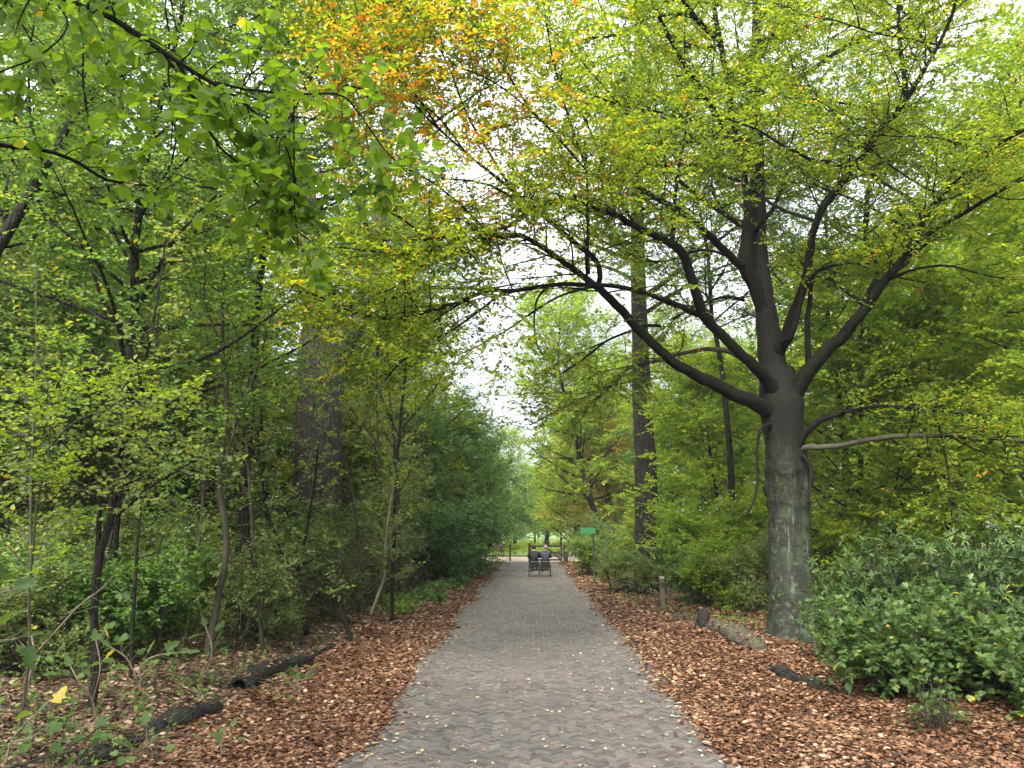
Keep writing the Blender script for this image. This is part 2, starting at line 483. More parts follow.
# ------------------------------------------------------------------ ground
def grid_lines(a, b, step, far, n):
    mid = np.arange(a, b + 1e-6, step)
    g = np.geomspace(1, far, n)
    return mid, g


xs = np.concatenate([-30 - np.geomspace(1, 600, 16)[::-1], np.arange(-30, 30.1, .5), 30 + np.geomspace(1, 600, 16)])
ys = np.concatenate([-20 - np.geomspace(1, 300, 10)[::-1], np.arange(-20, 70.1, .5), 70 + np.geomspace(1, 900, 20)])
X, Y = np.meshgrid(xs, ys)
Z = gz(X, Y) - .02
V = np.stack([X, Y, Z], -1).reshape(-1, 3)
nx, ny = len(xs), len(ys)
i = np.arange(ny - 1)[:, None] * nx + np.arange(nx - 1)[None]
q = np.stack([i, i + 1, i + nx + 1, i + nx], -1).reshape(-1, 4)
mb = MB(); mb.add(V, q)
m, nt, out = new_mat('forest_floor'); N = nt.nodes.new; Lk = nt.links.new
tc = N('ShaderNodeTexCoord')
vo = N('ShaderNodeTexVoronoi'); vo.inputs['Scale'].default_value = 17; Lk(tc.outputs['Object'], vo.inputs['Vector'])
sp = N('ShaderNodeSeparateColor'); Lk(vo.outputs['Color'], sp.inputs[0])
r = ramp(nt, [(0, (.025, .016, .010)), (.3, (.06, .034, .02)), (.6, (.12, .065, .036)), (.85, (.19, .11, .06)), (1, (.26, .18, .11))])
Lk(sp.outputs[0], r.inputs[0])
b = N('ShaderNodeBsdfPrincipled'); b.inputs['Roughness'].default_value = .85
nb = N('ShaderNodeTexNoise'); nb.inputs['Scale'].default_value = .5; nb.inputs['Detail'].default_value = 4; Lk(tc.outputs['Object'], nb.inputs['Vector'])
r2 = ramp(nt, [(.45, (0, 0, 0)), (.7, (.55,) * 3)]); Lk(nb.outputs[0], r2.inputs[0])
mxx = N('ShaderNodeMix'); mxx.data_type = 'RGBA'; Lk(r2.outputs[0], mxx.inputs[0]); Lk(r.outputs[0], mxx.inputs[6]); mxx.inputs[7].default_value = (.05, .06, .022, 1)
Lk(mxx.outputs[2], b.inputs['Base Color'])
bp = N('ShaderNodeBump'); bp.inputs['Strength'].default_value = .8; bp.inputs['Distance'].default_value = .03
Lk(vo.outputs['Distance'], bp.inputs['Height']); Lk(bp.outputs[0], b.inputs['Normal']); Lk(b.outputs[0], out.inputs[0])
tag(mb.build('ground', [m]), kind='structure')

# brick path: real herringbone bricks on a dark bed
PATH_END = 46.
def sheet(name, x0, x1, y0, y1, z, mat, wob=0., step=1.):
    yy = np.arange(y0, y1 + step / 2, step)
    a = x0 + wob * np.sin(yy * .7) * .6 + wob * rng.standard_normal(len(yy)) * .4
    c = x1 + wob * np.sin(yy * .5 + 2) * .6 + wob * rng.standard_normal(len(yy)) * .4
    V = np.concatenate([np.stack([a, yy, np.full_like(yy, z)], -1), np.stack([c, yy, np.full_like(yy, z)], -1)])
    n = len(yy); i = np.arange(n - 1)
    mb = MB(); mb.add(V, np.stack([i, i + n, i + n + 1, i + 1], -1), smooth=False)
    return tag(mb.build(name, [mat]), kind='structure')


sheet('path_bed', -2.05, 2.05, -6, PATH_END, .006, plain_mat('joint_sand', (.06, .052, .042), .9, sc=80))
W, n_ = .046, 3
c45 = cos(pi / 4)
cells = []
K = int(46 / W)
pat = []
for j in range(-80, int(52 / W) + 60):
    for i2 in range(-14 - int(j / 6) - 2, 40):
        pat.append((j + 2 * n_ * i2, j, 0))
hb = np.array(pat, float)
# horizontal bricks occupy x..x+3, row j ; vertical bricks column x, rows x-2n+1 .. x-n
hz = np.array([(j + 2 * n_ * k, j) for j in range(-60, 60 + 2) for k in range(-12, 12)], float)
# build the lattice over a square and rotate by 45 degrees, tile along the road
def herring(ymin, ymax, half):
    R_ = int((ymax - ymin + 2 * half) / W / 1.2) + 20
    j = np.arange(-R_, R_)[:, None]; k = np.arange(-R_ // 6 - 4, R_ // 6 + 4)[None]
    hx = (j + 6 * k).ravel().astype(float); hy = np.broadcast_to(j, (j.shape[0], k.shape[1])).ravel().astype(float)
    hc = np.stack([hx + 1.5, hy + .5], -1); ho = np.zeros(len(hc))
    x = j; ys_ = (x - 2 * n_ + 1 + 6 * k)
    vc = np.stack([np.broadcast_to(x, ys_.shape).ravel() + .5, ys_.ravel() + 1.5], -1); vo_ = np.ones(len(vc))
    c = np.concatenate([hc, vc]) * W; o = np.concatenate([ho, vo_])
    rx = c[:, 0] * c45 - c[:, 1] * c45; ry = c[:, 0] * c45 + c[:, 1] * c45
    mid = (ymin + ymax) / 2
    rx, ry = rx, ry + mid
    k_ = (np.abs(rx) < half) & (ry > ymin) & (ry < ymax)
    return rx[k_], ry[k_], o[k_]
bx, by, bo = herring(-2., PATH_END, 1.86)
nb_ = len(bx)
ang = pi / 4 + bo * pi / 2 + rng.standard_normal(nb_) * .012
L2, W2 = (3 * W - .0025) / 2, (W - .0025) / 2
bev = .003
base = np.array([[-L2, -W2, 0], [L2, -W2, 0], [L2, W2, 0], [-L2, W2, 0], [-L2 + bev, -W2 + bev, 1], [L2 - bev, -W2 + bev, 1], [L2 - bev, W2 - bev, 1], [-L2 + bev, W2 - bev, 1]])
ca, sa = np.cos(ang)[:, None], np.sin(ang)[:, None]
vx = bx[:, None] + base[None, :, 0] * ca - base[None, :, 1] * sa
vy = by[:, None] + base[None, :, 0] * sa + base[None, :, 1] * ca
tiltx = rng.standard_normal((nb_, 1)) * .013; tilty = rng.standard_normal((nb_, 1)) * .013
und = .006 * np.sin(vx * 2.3 + vy * .9) + .005 * np.sin(vy * 2.9)
crown = 0.0 * vx
vz = .016 + base[None, :, 2] * (.007 + .0015 * rng.standard_normal((nb_, 1))) + tiltx * (vx - bx[:, None]) + tilty * (vy - by[:, None]) + und + crown
fb = np.array([[4, 5, 6, 7], [0, 1, 5, 4], [1, 2, 6, 5], [2, 3, 7, 6], [3, 0, 4, 7]])
mb = MB()
tb = rng.random(nb_)
mb.add(np.stack([vx, vy, vz], -1), (np.arange(nb_)[:, None, None] * 8 + fb[None]).reshape(-1, 4), np.repeat(tb, 8), smooth=False)
M['brick'] = attr_mat('brick', [(0, (.082, .07, .061)), (.3, (.118, .104, .092)), (.6, (.14, .125, .111)), (.85, (.168, .15, .134)), (.95, (.168, .125, .104)), (1, (.23, .205, .18))],
                      .6, (.8, .82, .84), .8, spec=.4, bump=.5, world_noise=.5, fine=True)
tag(mb.build('brick_path', [M['brick']]), kind='structure')

# sandy cross track and meadow behind the gate
sand = plain_mat('pale_sand', (.5, .42, .33), .9, c2=(.38, .27, .19), sc=3)
xx = np.linspace(-26, 9, 60)
yc = 49.5 + .03 * (xx + 2) ** 2 * .3
V = np.concatenate([np.stack([xx, yc - 3.2 - .8 * np.exp(-((xx + .5) / 2.) ** 2), np.full_like(xx, .012)], -1), np.stack([xx, yc + 4, np.full_like(xx, .012)], -1)])
i = np.arange(59); mb = MB(); mb.add(V, np.stack([i, i + 1, i + 61, i + 60], -1), smooth=False)
tag(mb.build('sand_track', [sand]), kind='structure')
grassm = plain_mat('meadow_green', (.16, .26, .05), .9, c2=(.1, .17, .03), sc=.6)
mb = MB(); mb.add(np.array([[-60, 57, .008], [60, 57, .008], [400, 600, .008], [-400, 600, .008]]), np.array([[0, 1, 2, 3]]), smooth=False)
tag(mb.build('meadow_ground', [grassm]), kind='structure')

# ------------------------------------------------------------------ fallen leaves
def litter(name, label, x, y, size, stops, lift=.01, tilt=.28, kind='stuff', tpl=None, z=None, hi=.03, tm=None):
    n = len(x)
    z = gz(x, y) if z is None else z
    O = np.stack([x, y, z + lift + hi * rng.random(n)], -1)
    a = rng.random(n) * 2 * pi
    Xd = np.stack([np.cos(a), np.sin(a), tilt * .7 * rng.standard_normal(n)], -1)
    Nn = np.stack([tilt * rng.standard_normal(n), tilt * rng.standard_normal(n), np.ones(n)], -1)
    mb = MB()
    tp = tpl or T_ovate(.36)
    tp = (tp[0] * [1, 1, 1.3], tp[1])
    tt = np.clip(rng.random(n) + .07 * np.sin(x * 3.1 + np.sin(y * 1.3) * 2) * np.sin(y * 1.7 + 1) - .04, 0, 1) if tm is None else tm
    leaf_set(mb, O, Xd, Nn, size * (.5 + .85 * rng.random(n)), tp, tt, 0)
    return tag(mb.build(name, [attr_mat(name + '_colour', stops, .6, trans=.15, spec=.35)]), label, 'leaves' if kind == 'stuff' else None, kind='stuff')


def edge_l(y):
    return -1.74 + .07 * np.sin(y * .9) + .05 * np.sin(y * 2.3 + 1) + .03 * np.sin(y * 5.1)


def edge_r(y):
    return 1.78 + .07 * np.sin(y * .8 + 2) + .05 * np.sin(y * 2.1) + .03 * np.sin(y * 4.7)


RED = [(0, (.05, .026, .016)), (.22, (.09, .042, .022)), (.52, (.195, .088, .042)), (.78, (.29, .15, .078)), (.93, (.43, .28, .165)), (1, (.6, .48, .34))]
BROWN = [(0, (.04, .025, .018)), (.3, (.11, .06, .036)), (.6, (.2, .112, .07)), (.85, (.33, .215, .14)), (1, (.5, .38, .26))]


def scatter(n, y0, y1, f, p=1.6):
    u = rng.random(n)
    y = (y0 ** (1 - p) + u * (y1 ** (1 - p) - y0 ** (1 - p))) ** (1 / (1 - p))
    return f(y, rng.random(n)), y


def left_band(y, u): return edge_l(y) + rng.exponential(.05, len(y)) - (u ** 1.15) * np.clip(2.1 + .5 * np.sin(y * .4), 1, 3)
def right_band(y, u): return edge_r(y) - rng.exponential(.05, len(y)) + (u ** 1.15) * np.where(y < 15, 7.5, np.where(y < 22, 3.6, 1.7))


xl, yl = scatter(85000, 4.5, 46, left_band)
xr, yr = scatter(175000, 4.5, 46, right_band)
x = np.concatenate([xl, xr]); y = np.concatenate([yl, yr])
litter('roadside_leaf_litter', 'thick copper brown fallen leaves banked along both road edges', x, y, .043 + .0018 * y, RED)
# forest floor leaves on the left, duller
x, y = scatter(80000, 5, 34, lambda y, u: -3.3 - u * (4 + y * .75))
litter('forest_floor_leaves', 'dull brown dead leaves covering the forest floor left of the logs', x, y, .058 + .002 * y, BROWN)
x, y = scatter(9000, 14, 40, lambda y, u: 3.5 + u * (6 + y * .35))
litter('shaded_floor_leaves', 'brown dead leaves under the shrubs right of the road', x, y, .08 + .002 * y, BROWN)
# scattered on the bricks
n = 2600
y = 5 + 38 * rng.random(n) ** 1.5; x = (rng.random(n) * 2 - 1) * 1.75
x2, y2 = scatter(450, 4.8, 44, lambda y, u: edge_l(y) + rng.exponential(.16, len(y)))
x3, y3 = scatter(450, 4.8, 44, lambda y, u: edge_r(y) - rng.exponential(.16, len(y)))
x = np.concatenate([x, x2, x3]); y = np.concatenate([y, y2, y3])
o = litter('scattered_path_leaves', 'small pale leaves scattered over the brick road', x, y, np.concatenate([np.full(n, .042), np.full(900, .05)]),
           [(0, (.08, .04, .025)), (.35, (.28, .15, .07)), (.6, (.42, .32, .2)), (.9, (.56, .5, .38)), (1, (.5, .42, .12))],
           lift=.036, tilt=.2, z=0 * x, hi=.006)

# ------------------------------------------------------------------ the big beech
def limb_from(pts, n=26, wig=.01):
    """pts rows: px, py, y distance, width in photo pixels"""
    a = np.array(pts, float)
    W_ = np.array([[*at(r[0], r[1], r[2]), r[3] * r[2] / F / 2] for r in a])
    s = smooth_path(W_, n)
    P = s[:, :3].copy(); Rr = np.maximum(s[:, 3], .004)
    P[1:-1] += wig * rng.standard_normal((n - 2, 3)) * np.clip(Rr[1:-1, None] * 8, .2, 1)
    return P, Rr


BD = 15.3
beech = empty('beech_tree', tuple(ground_at(795, 630)), 'large smooth grey beech with low spreading limbs right of the road', 'tree')
boff = np.array(beech.location)
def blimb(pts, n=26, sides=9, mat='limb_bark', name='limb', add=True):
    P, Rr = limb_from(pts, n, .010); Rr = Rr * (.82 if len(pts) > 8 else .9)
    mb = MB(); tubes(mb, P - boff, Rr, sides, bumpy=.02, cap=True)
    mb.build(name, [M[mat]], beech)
    if add: limbs.append((P, Rr))
    return P, Rr


limbs = []
# trunk with root flare, collar ridges and a knot
tp = [(797, 640, 15.0, 62), (796, 628, 15.1, 54), (793, 600, 15.2, 46), (790, 560, 15.3, 42.5), (789, 530, 15.3, 40.5), (788, 505, 15.3, 41), (787, 480, 15.3, 45), (786, 460, 15.3, 43),
      (784, 440, 15.3, 40), (782, 420, 15.3, 43), (781, 402, 15.3, 46), (779, 385, 15.35, 40), (777, 368, 15.4, 33)]
a = np.array(tp, float)
W_ = np.array([[*at(r[0], r[1], r[2]), r[3] * r[2] / F / 2] for r in a])
s_ = smooth_path(W_, 90); P, Rr = s_[:, :3], s_[:, 3] * .93
sd = 40
th = np.arange(sd) * 2 * pi / sd
zz = P[:, 2]
RR = Rr[:, None] * np.ones(sd)[None]
flare = np.exp(-np.clip(zz, 0, 9) / .28)[:, None]
RR *= 1 + flare * .16 * np.sin(th * 5 + 1)[None] + .03 * np.sin(th * 3 + zz[:, None] * .8) + .02 * np.sin(th * 2 + 1.3) * np.ones_like(zz)[:, None]
for zc, amp in ((2.55, .09), (2.2, .06), (3.2, .05), (2.85, .045), (1.85, .03)):
    RR *= 1 + amp * np.exp(-((zz[:, None] - zc - .06 * np.sin(th * 2)[None]) / .07) ** 2)
def gbump(thc, zc, amp, wth, wz):
    dth = (th - thc + pi) % (2 * pi) - pi
    return amp * np.exp(-(dth[None] / wth) ** 2 - ((zz[:, None] - zc) / wz) ** 2)
TH0 = -pi / 2 - .35
kz = at(788, 470, 15)[2]
RR += gbump(TH0, kz, .17, .30, .12) - gbump(TH0, kz, .17, .13, .05) + gbump(TH0, kz - .02, .05, .55, .3)
RR += gbump(-pi / 2 - .9, kz + .32, .06, .25, .12) + gbump(-.1, 3.0, .08, .3, .12) + gbump(pi, 2.8, .08, .3, .12)
V = P[:, None] + np.stack([RR * np.cos(th), RR * np.sin(th), np.zeros_like(RR)], -1) - boff
nn = len(P); i = np.arange(nn - 1)[:, None] * sd; j = np.arange(sd)[None]; j2 = (j + 1) % sd
q = np.stack([i + j, i + j2, i + sd + j2, i + sd + j], -1).reshape(-1, 4)
mb = MB(); mb.add(V, q)
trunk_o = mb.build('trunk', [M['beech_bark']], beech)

# leaders
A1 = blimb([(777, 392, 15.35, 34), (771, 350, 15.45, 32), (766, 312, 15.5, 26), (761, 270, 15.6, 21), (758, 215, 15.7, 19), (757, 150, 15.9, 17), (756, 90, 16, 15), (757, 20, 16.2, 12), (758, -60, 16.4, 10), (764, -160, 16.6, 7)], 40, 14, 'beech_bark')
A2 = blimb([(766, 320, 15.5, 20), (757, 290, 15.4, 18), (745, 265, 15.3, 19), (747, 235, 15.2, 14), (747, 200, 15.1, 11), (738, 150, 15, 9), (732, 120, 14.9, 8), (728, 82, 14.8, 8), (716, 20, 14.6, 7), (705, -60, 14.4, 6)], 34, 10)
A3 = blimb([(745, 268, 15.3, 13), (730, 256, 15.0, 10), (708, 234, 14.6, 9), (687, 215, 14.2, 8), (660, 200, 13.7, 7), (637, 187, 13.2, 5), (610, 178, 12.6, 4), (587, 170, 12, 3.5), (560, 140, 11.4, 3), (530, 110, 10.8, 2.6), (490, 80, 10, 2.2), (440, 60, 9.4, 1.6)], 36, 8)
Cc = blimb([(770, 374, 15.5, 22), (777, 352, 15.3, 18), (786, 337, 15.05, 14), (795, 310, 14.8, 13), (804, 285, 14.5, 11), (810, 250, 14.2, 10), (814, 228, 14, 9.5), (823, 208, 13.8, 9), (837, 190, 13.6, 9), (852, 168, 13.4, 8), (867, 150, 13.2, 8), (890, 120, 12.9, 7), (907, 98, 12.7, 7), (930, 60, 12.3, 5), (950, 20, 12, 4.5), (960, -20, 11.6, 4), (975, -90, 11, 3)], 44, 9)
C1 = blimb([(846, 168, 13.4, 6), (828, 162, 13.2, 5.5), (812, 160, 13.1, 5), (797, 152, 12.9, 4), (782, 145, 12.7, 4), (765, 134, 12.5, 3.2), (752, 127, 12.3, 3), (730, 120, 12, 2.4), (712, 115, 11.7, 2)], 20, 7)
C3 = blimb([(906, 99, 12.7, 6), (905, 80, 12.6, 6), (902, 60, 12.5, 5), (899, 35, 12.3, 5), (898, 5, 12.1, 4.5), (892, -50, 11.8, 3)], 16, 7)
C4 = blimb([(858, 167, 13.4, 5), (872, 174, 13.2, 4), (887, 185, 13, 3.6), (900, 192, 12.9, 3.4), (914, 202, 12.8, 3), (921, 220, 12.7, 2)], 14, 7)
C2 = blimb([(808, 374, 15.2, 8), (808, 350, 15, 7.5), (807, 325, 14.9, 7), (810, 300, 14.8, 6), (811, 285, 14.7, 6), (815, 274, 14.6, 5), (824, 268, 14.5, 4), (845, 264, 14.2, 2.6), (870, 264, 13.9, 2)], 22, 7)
C5 = blimb([(775, 362, 15.4, 14), (784, 344, 15.1, 10), (790, 338, 14.7, 7), (797, 318, 14.5, 6), (803, 290, 14.4, 5)], 12, 7, add=False)
D1 = blimb([(777, 428, 15.45, 24), (789, 402, 15.25, 24), (799, 386, 15.05, 20), (812, 366, 14.8, 19), (828, 349, 14.6, 16), (843, 335, 14.4, 15), (862, 312, 14.1, 13), (882, 285, 13.8, 11.5), (897, 266, 13.6, 10), (908, 250, 13.4, 9), (921, 224, 13.1, 7.5), (937, 200, 12.8, 6.5), (955, 182, 12.4, 5.5), (972, 165, 12.1, 5), (998, 145, 11.6, 4.5), (1030, 127, 11, 4), (1080, 100, 10.3, 3)], 42, 10)
D2 = blimb([(905, 254, 13.4, 6.5), (925, 236, 13.2, 6), (952, 220, 12.8, 5.5), (972, 208, 12.5, 5), (992, 196, 12.1, 4.2), (1010, 186, 11.8, 3.6), (1030, 178, 11.4, 3)], 20, 8)
D3 = blimb([(860, 318, 14.4, 9), (868, 296, 14.9, 8), (878, 272, 15.4, 7), (866, 240, 15.9, 6), (868, 190, 16.4, 5)], 16, 7)
D4 = blimb([(890, 278, 13.7, 3.5), (920, 268, 13.4, 3), (950, 266, 13.1, 2.8), (980, 274, 12.8, 2), (1010, 280, 12.5, 1.5)], 14, 6)
E1 = blimb([(790, 436, 15.45, 24), (774, 416, 15.25, 24), (763, 407, 15.05, 21), (750, 401, 14.8, 18), (730, 392, 14.6, 17), (712, 383, 14.4, 15.5), (694, 374, 14.2, 14), (677, 365, 14, 13), (659, 349, 13.8, 12.5), (642, 334, 13.6, 12), (627, 317, 13.4, 11.5), (612, 300, 13.2, 11), (600, 290, 13, 10), (587, 279, 12.9, 9), (570, 266, 12.7, 7.5), (552, 254, 12.5, 7), (537, 244, 12.3, 6.5), (522, 236, 12.1, 6.5), (505, 236, 11.9, 6), (490, 238, 11.8, 6), (470, 240, 11.6, 5.5), (450, 243, 11.4, 5.2), (432, 249, 11.2, 5), (415, 254, 11, 4), (395, 254, 10.8, 3.6), (370, 251, 10.6, 3), (345, 248, 10.3, 2.4), (318, 246, 10, 1.8)], 64, 10)
E2 = blimb([(598, 288, 13.1, 7), (600, 273, 13.05, 7.5), (594, 258, 12.9, 7), (577, 245, 12.8, 7), (560, 230, 12.6, 6), (542, 215, 12.4, 5.5), (526, 202, 12.2, 5), (512, 190, 12, 5), (490, 172, 11.6, 4), (468, 155, 11.2, 3.4), (440, 130, 10.7, 3), (415, 105, 10.2, 2.6), (400, 75, 9.8, 2.2), (385, 40, 9.4, 1.8)], 38, 8)
E3 = blimb([(432, 250, 11.2, 3.2), (420, 268, 11.1, 3), (400, 284, 10.9, 2.8), (375, 294, 10.7, 2.4), (345, 300, 10.4, 2)], 14, 6)
E4 = blimb([(425, 252, 11.1, 3), (395, 272, 10.7, 2.5), (365, 282, 10.3, 2.2), (335, 286, 9.9, 1.8)], 14, 6)
E5 = blimb([(430, 247, 11.2, 3.2), (418, 232, 11.0, 2.8), (402, 219, 10.8, 2.4), (385, 210, 10.6, 2)], 10, 6)
E6 = blimb([(492, 237, 11.8, 3.6), (478, 222, 11.5, 3), (455, 200, 11.1, 2.8), (420, 175, 10.6, 2.2), (380, 160, 10, 1.6)], 16, 6)
F1 = blimb([(786, 425, 15.5, 22), (777, 398, 15.2, 21), (766, 379, 14.95, 16), (752, 364, 14.6, 14), (737, 350, 14.4, 13.5), (721, 334, 14.2, 13), (707, 320, 14, 13), (699, 303, 13.8, 12.5), (693, 285, 13.6, 12), (688, 268, 13.5, 12), (682, 253, 13.4, 11.5), (670, 243, 13.2, 11), (654, 235, 13, 9), (637, 227, 12.8, 8.5), (619, 217, 12.6, 8), (602, 210, 12.4, 7.5), (585, 204, 12.2, 7), (567, 200, 12, 6.5), (552, 202, 11.8, 6), (537, 208, 11.6, 6), (524, 216, 11.4, 5), (510, 226, 11.2, 5), (490, 230, 11, 4), (465, 232, 10.7, 3.4), (440, 238, 10.4, 3), (410, 240, 10, 2.2)], 56, 10)
F2 = blimb([(671, 246, 13.2, 6.5), (673, 228, 13.1, 6), (674, 208, 13.0, 5), (676, 190, 12.9, 4), (678, 170, 12.8, 3.6), (684, 142, 12.6, 2.6), (688, 110, 12.4, 2)], 18, 7)
F3 = blimb([(588, 274, 12.9, 6), (587, 250, 12.7, 5), (588, 225, 12.5, 4), (587, 198, 12.3, 3.4), (587, 170, 12.1, 3), (584, 140, 11.9, 2)], 16, 7)
F4 = blimb([(526, 213, 11.4, 4), (515, 200, 11.1, 3.6), (500, 190, 10.8, 3), (478, 182, 10.4, 2.4), (440, 178, 9.8, 1.8)], 14, 6)
G1 = blimb([(706, 318, 14, 9), (692, 312, 13.9, 8), (678, 305, 13.7, 7.5), (662, 299, 13.5, 7), (645, 293, 13.3, 6.5), (630, 289, 13.1, 6.5), (612, 286, 12.9, 6), (590, 285, 12.7, 6), (562, 284, 12.4, 6), (538, 287, 12.1, 5.5), (512, 291, 11.8, 5.5), (490, 290, 11.5, 5), (478, 294, 11.4, 5), (465, 300, 11.3, 5), (445, 307, 11.1, 5), (425, 312, 10.9, 4.5), (408, 317, 10.7, 4.2), (388, 319, 10.5, 4), (368, 316, 10.3, 3.5), (350, 311, 10.1, 3.2), (330, 302, 9.9, 2.6), (312, 294, 9.7, 2), (290, 290, 9.4, 1.6)], 56, 8)
G2 = blimb([(504, 292, 11.7, 3), (490, 302, 11.5, 2.8), (460, 325, 11.1, 2.6), (430, 342, 10.8, 2.6), (405, 358, 10.6, 2.4), (385, 380, 10.4, 2)], 18, 6)
G3 = blimb([(548, 286, 12.2, 3), (537, 300, 12, 2.8), (534, 325, 11.9, 2.2), (537, 345, 11.8, 2), (543, 355, 11.7, 1.6)], 12, 6, add=False)
G4 = blimb([(590, 287, 12.7, 3.5), (560, 296, 12.3, 3), (536, 310, 12, 2.6), (510, 328, 11.6, 2.2), (480, 345, 11.2, 1.8), (455, 356, 10.9, 1.4)], 18, 6)
H1 = blimb([(768, 372, 15.7, 9), (755, 366, 16.0, 8), (742, 358, 16.2, 7.5), (728, 351, 16.3, 7), (710, 349, 16.3, 6), (694, 351, 16.2, 5.5), (677, 355, 16, 5), (657, 361, 15.8, 4.5), (637, 365, 15.5, 4.5), (622, 373, 15.3, 4), (617, 382, 15.2, 3.5), (600, 390, 15, 3), (575, 402, 14.7, 2.4), (555, 412, 14.4, 2), (530, 425, 14.1, 1.5)], 34, 7, 'twig_bark')
H2 = blimb([(660, 326, 14.8, 4), (645, 326, 14.6, 3.4), (625, 333, 14.4, 3), (605, 342, 14.2, 2.6), (585, 358, 14, 2.2), (560, 375, 13.7, 1.8)], 16, 6)
H3 = blimb([(744, 300, 15.5, 4.5), (728, 297, 15.4, 4), (708, 301, 15.2, 3.6), (690, 310, 15, 3), (670, 320, 14.9, 2.6)], 14, 6)
J1 = blimb([(788, 462, 15.3, 18), (797, 446, 15.05, 14), (805, 434, 14.9, 9), (817, 423, 14.7, 7.5), (832, 416, 14.5, 6.5), (850, 410, 14.3, 6), (872, 406, 14.1, 5.5), (900, 406, 13.8, 5), (932, 410, 13.5, 4), (965, 414, 13.1, 3), (1000, 420, 12.7, 2.4)], 28, 8)
K1 = blimb([(789, 453, 15.35, 9), (806, 448, 14.95, 8), (820, 447, 14.8, 7), (840, 446, 14.6, 6.5), (868, 440, 14.3, 6), (902, 436, 14, 6), (935, 436, 13.6, 5.5), (962, 437, 13.3, 5.5), (990, 440, 13, 5.5), (1030, 441, 12.5, 5), (1070, 438, 12, 4)], 28, 8, 'twig_bark')
J2 = blimb([(933, 410, 13.5, 2.4), (940, 430, 13.4, 2.2), (944, 450, 13.3, 2), (949, 480, 13.2, 1.6), (952, 520, 13.1, 1.2)], 12, 6)
L1 = blimb([(780, 424, 15.3, 6), (767, 425, 14.95, 5), (761, 430, 14.75, 4), (758, 440, 14.6, 3.6), (757, 460, 14.5, 3.4), (758, 478, 14.5, 3.2), (755, 498, 14.4, 2.8), (748, 512, 14.4, 2.2), (742, 522, 14.3, 1.6)], 18, 7, add=False)
L2_ = blimb([(803, 455, 14.9, 5), (811, 470, 14.8, 3.6), (810, 490, 14.7, 3.4), (808, 505, 14.7, 2.6)], 10, 6, add=False)
T1 = blimb([(935, 60, 12.3, 3.5), (918, 30, 12.4, 3), (895, 0, 12.6, 3), (880, -30, 12.8, 2.5)], 10, 6)
U1 = blimb([(735, 135, 14.8, 5), (715, 128, 14.5, 4), (700, 122, 14.3, 3.6), (660, 112, 13.8, 3), (620, 105, 13.3, 2.5), (580, 90, 12.8, 2)], 16, 6)
U2 = blimb([(720, 40, 14.6, 7), (705, 28, 14.3, 7), (693, 15, 14, 6.5), (683, 0, 13.7, 6), (670, -20, 13.4, 4)], 12, 7)
U3 = blimb([(694, 16, 14, 4), (675, 14, 13.6, 4), (652, 18, 13.1, 4), (632, 28, 12.7, 3.5), (612, 36, 12.3, 3), (585, 38, 11.8, 2.2)], 16, 6)
U4 = blimb([(757, 60, 16, 8), (768, 40, 15.8, 7), (782, 18, 15.6, 6.5), (800, -15, 15.4, 6)], 10, 7)

V1 = blimb([(440, 130, 10.7, 3), (415, 95, 10.2, 2.6), (375, 60, 9.8, 2.4), (340, 30, 9.5, 2), (310, -10, 9.2, 1.6)], 16, 6)
V2 = blimb([(530, 110, 10.8, 2.8), (505, 70, 10.5, 2.6), (470, 20, 10.1, 2.4), (430, -30, 9.8, 1.8)], 16, 6)
V3 = blimb([(512, 190, 12, 3.4), (470, 120, 11, 3), (450, 70, 10.5, 2.6), (425, 20, 10, 2.2), (390, -40, 9.6, 1.8)], 18, 6)
V4 = blimb([(468, 155, 11.2, 3), (430, 110, 10.5, 2.4), (385, 95, 10, 2), (345, 85, 9.6, 1.6)], 14, 6)
V5 = blimb([(587, 170, 12.1, 3.4), (568, 115, 11.7, 3), (552, 55, 11.3, 2.5), (540, -20, 10.9, 1.8)], 16, 6)
V6 = blimb([(620, 105, 13.3, 3), (582, 62, 12.9, 2.6), (545, 22, 12.5, 2.2), (505, -15, 12.1, 1.8)], 16, 6)
V7 = blimb([(637, 227, 12.8, 3.4), (610, 185, 12.9, 3), (590, 130, 13, 2.6), (560, 75, 13, 2)], 16, 6)
V8 = blimb([(730, 256, 15.0, 4), (700, 250, 15.3, 3.4), (660, 262, 15.6, 3), (620, 250, 15.8, 2.4), (575, 225, 15.9, 1.8)], 18, 6)
DENSE = set()
for _v in (V1, V2, V3, V4): limbs.append(_v)
for _v in (V2, V3, V5, V6, V7, V8, A3): DENSE.add(id(_v[0]))
# unseen upper and rear limbs that make the crown whole
ex = []
NEX = 38
for k in range(NEX):
    src = (A1, A2, Cc, D1)[k % 4]
    ii = int(len(src[0]) * (.35 + .6 * rng.random()))
    ii = min(ii, len(src[0]) - 1)
    az = (.08 + .84 * rng.random()) * pi if k % 4 else rng.random() * 2 * pi
    ex.append((src[0][ii], [cos(az), sin(az), .45 + .5 * rng.random()], src[1][ii]))
Oe = np.array([e[0] for e in ex]); De = np.array([e[1] for e in ex]); Re = np.array([e[2] for e in ex]) * .55
Pe = grow(Oe, De, 3.4 + 3.2 * rng.random(NEX), 16, .02, .09)
mbx = MB()
tubes(mbx, Pe - boff, taper(np.clip(Re, .02, .09), 16, .2), 7)


def beech_t(O):
    """the crown is turning: orange at its far upper left, yellow tips elsewhere"""
    d = np.exp(-(((O[:, 0] + 1.35) / 2.1) ** 2 + ((O[:, 2] - 8.3) / 1.5) ** 2))
    return .33 * d + .10 * np.sin(O[:, 0] * 2.1 + 1) * np.sin(O[:, 2] * 1.7) * np.cos(O[:, 1] * 1.3)


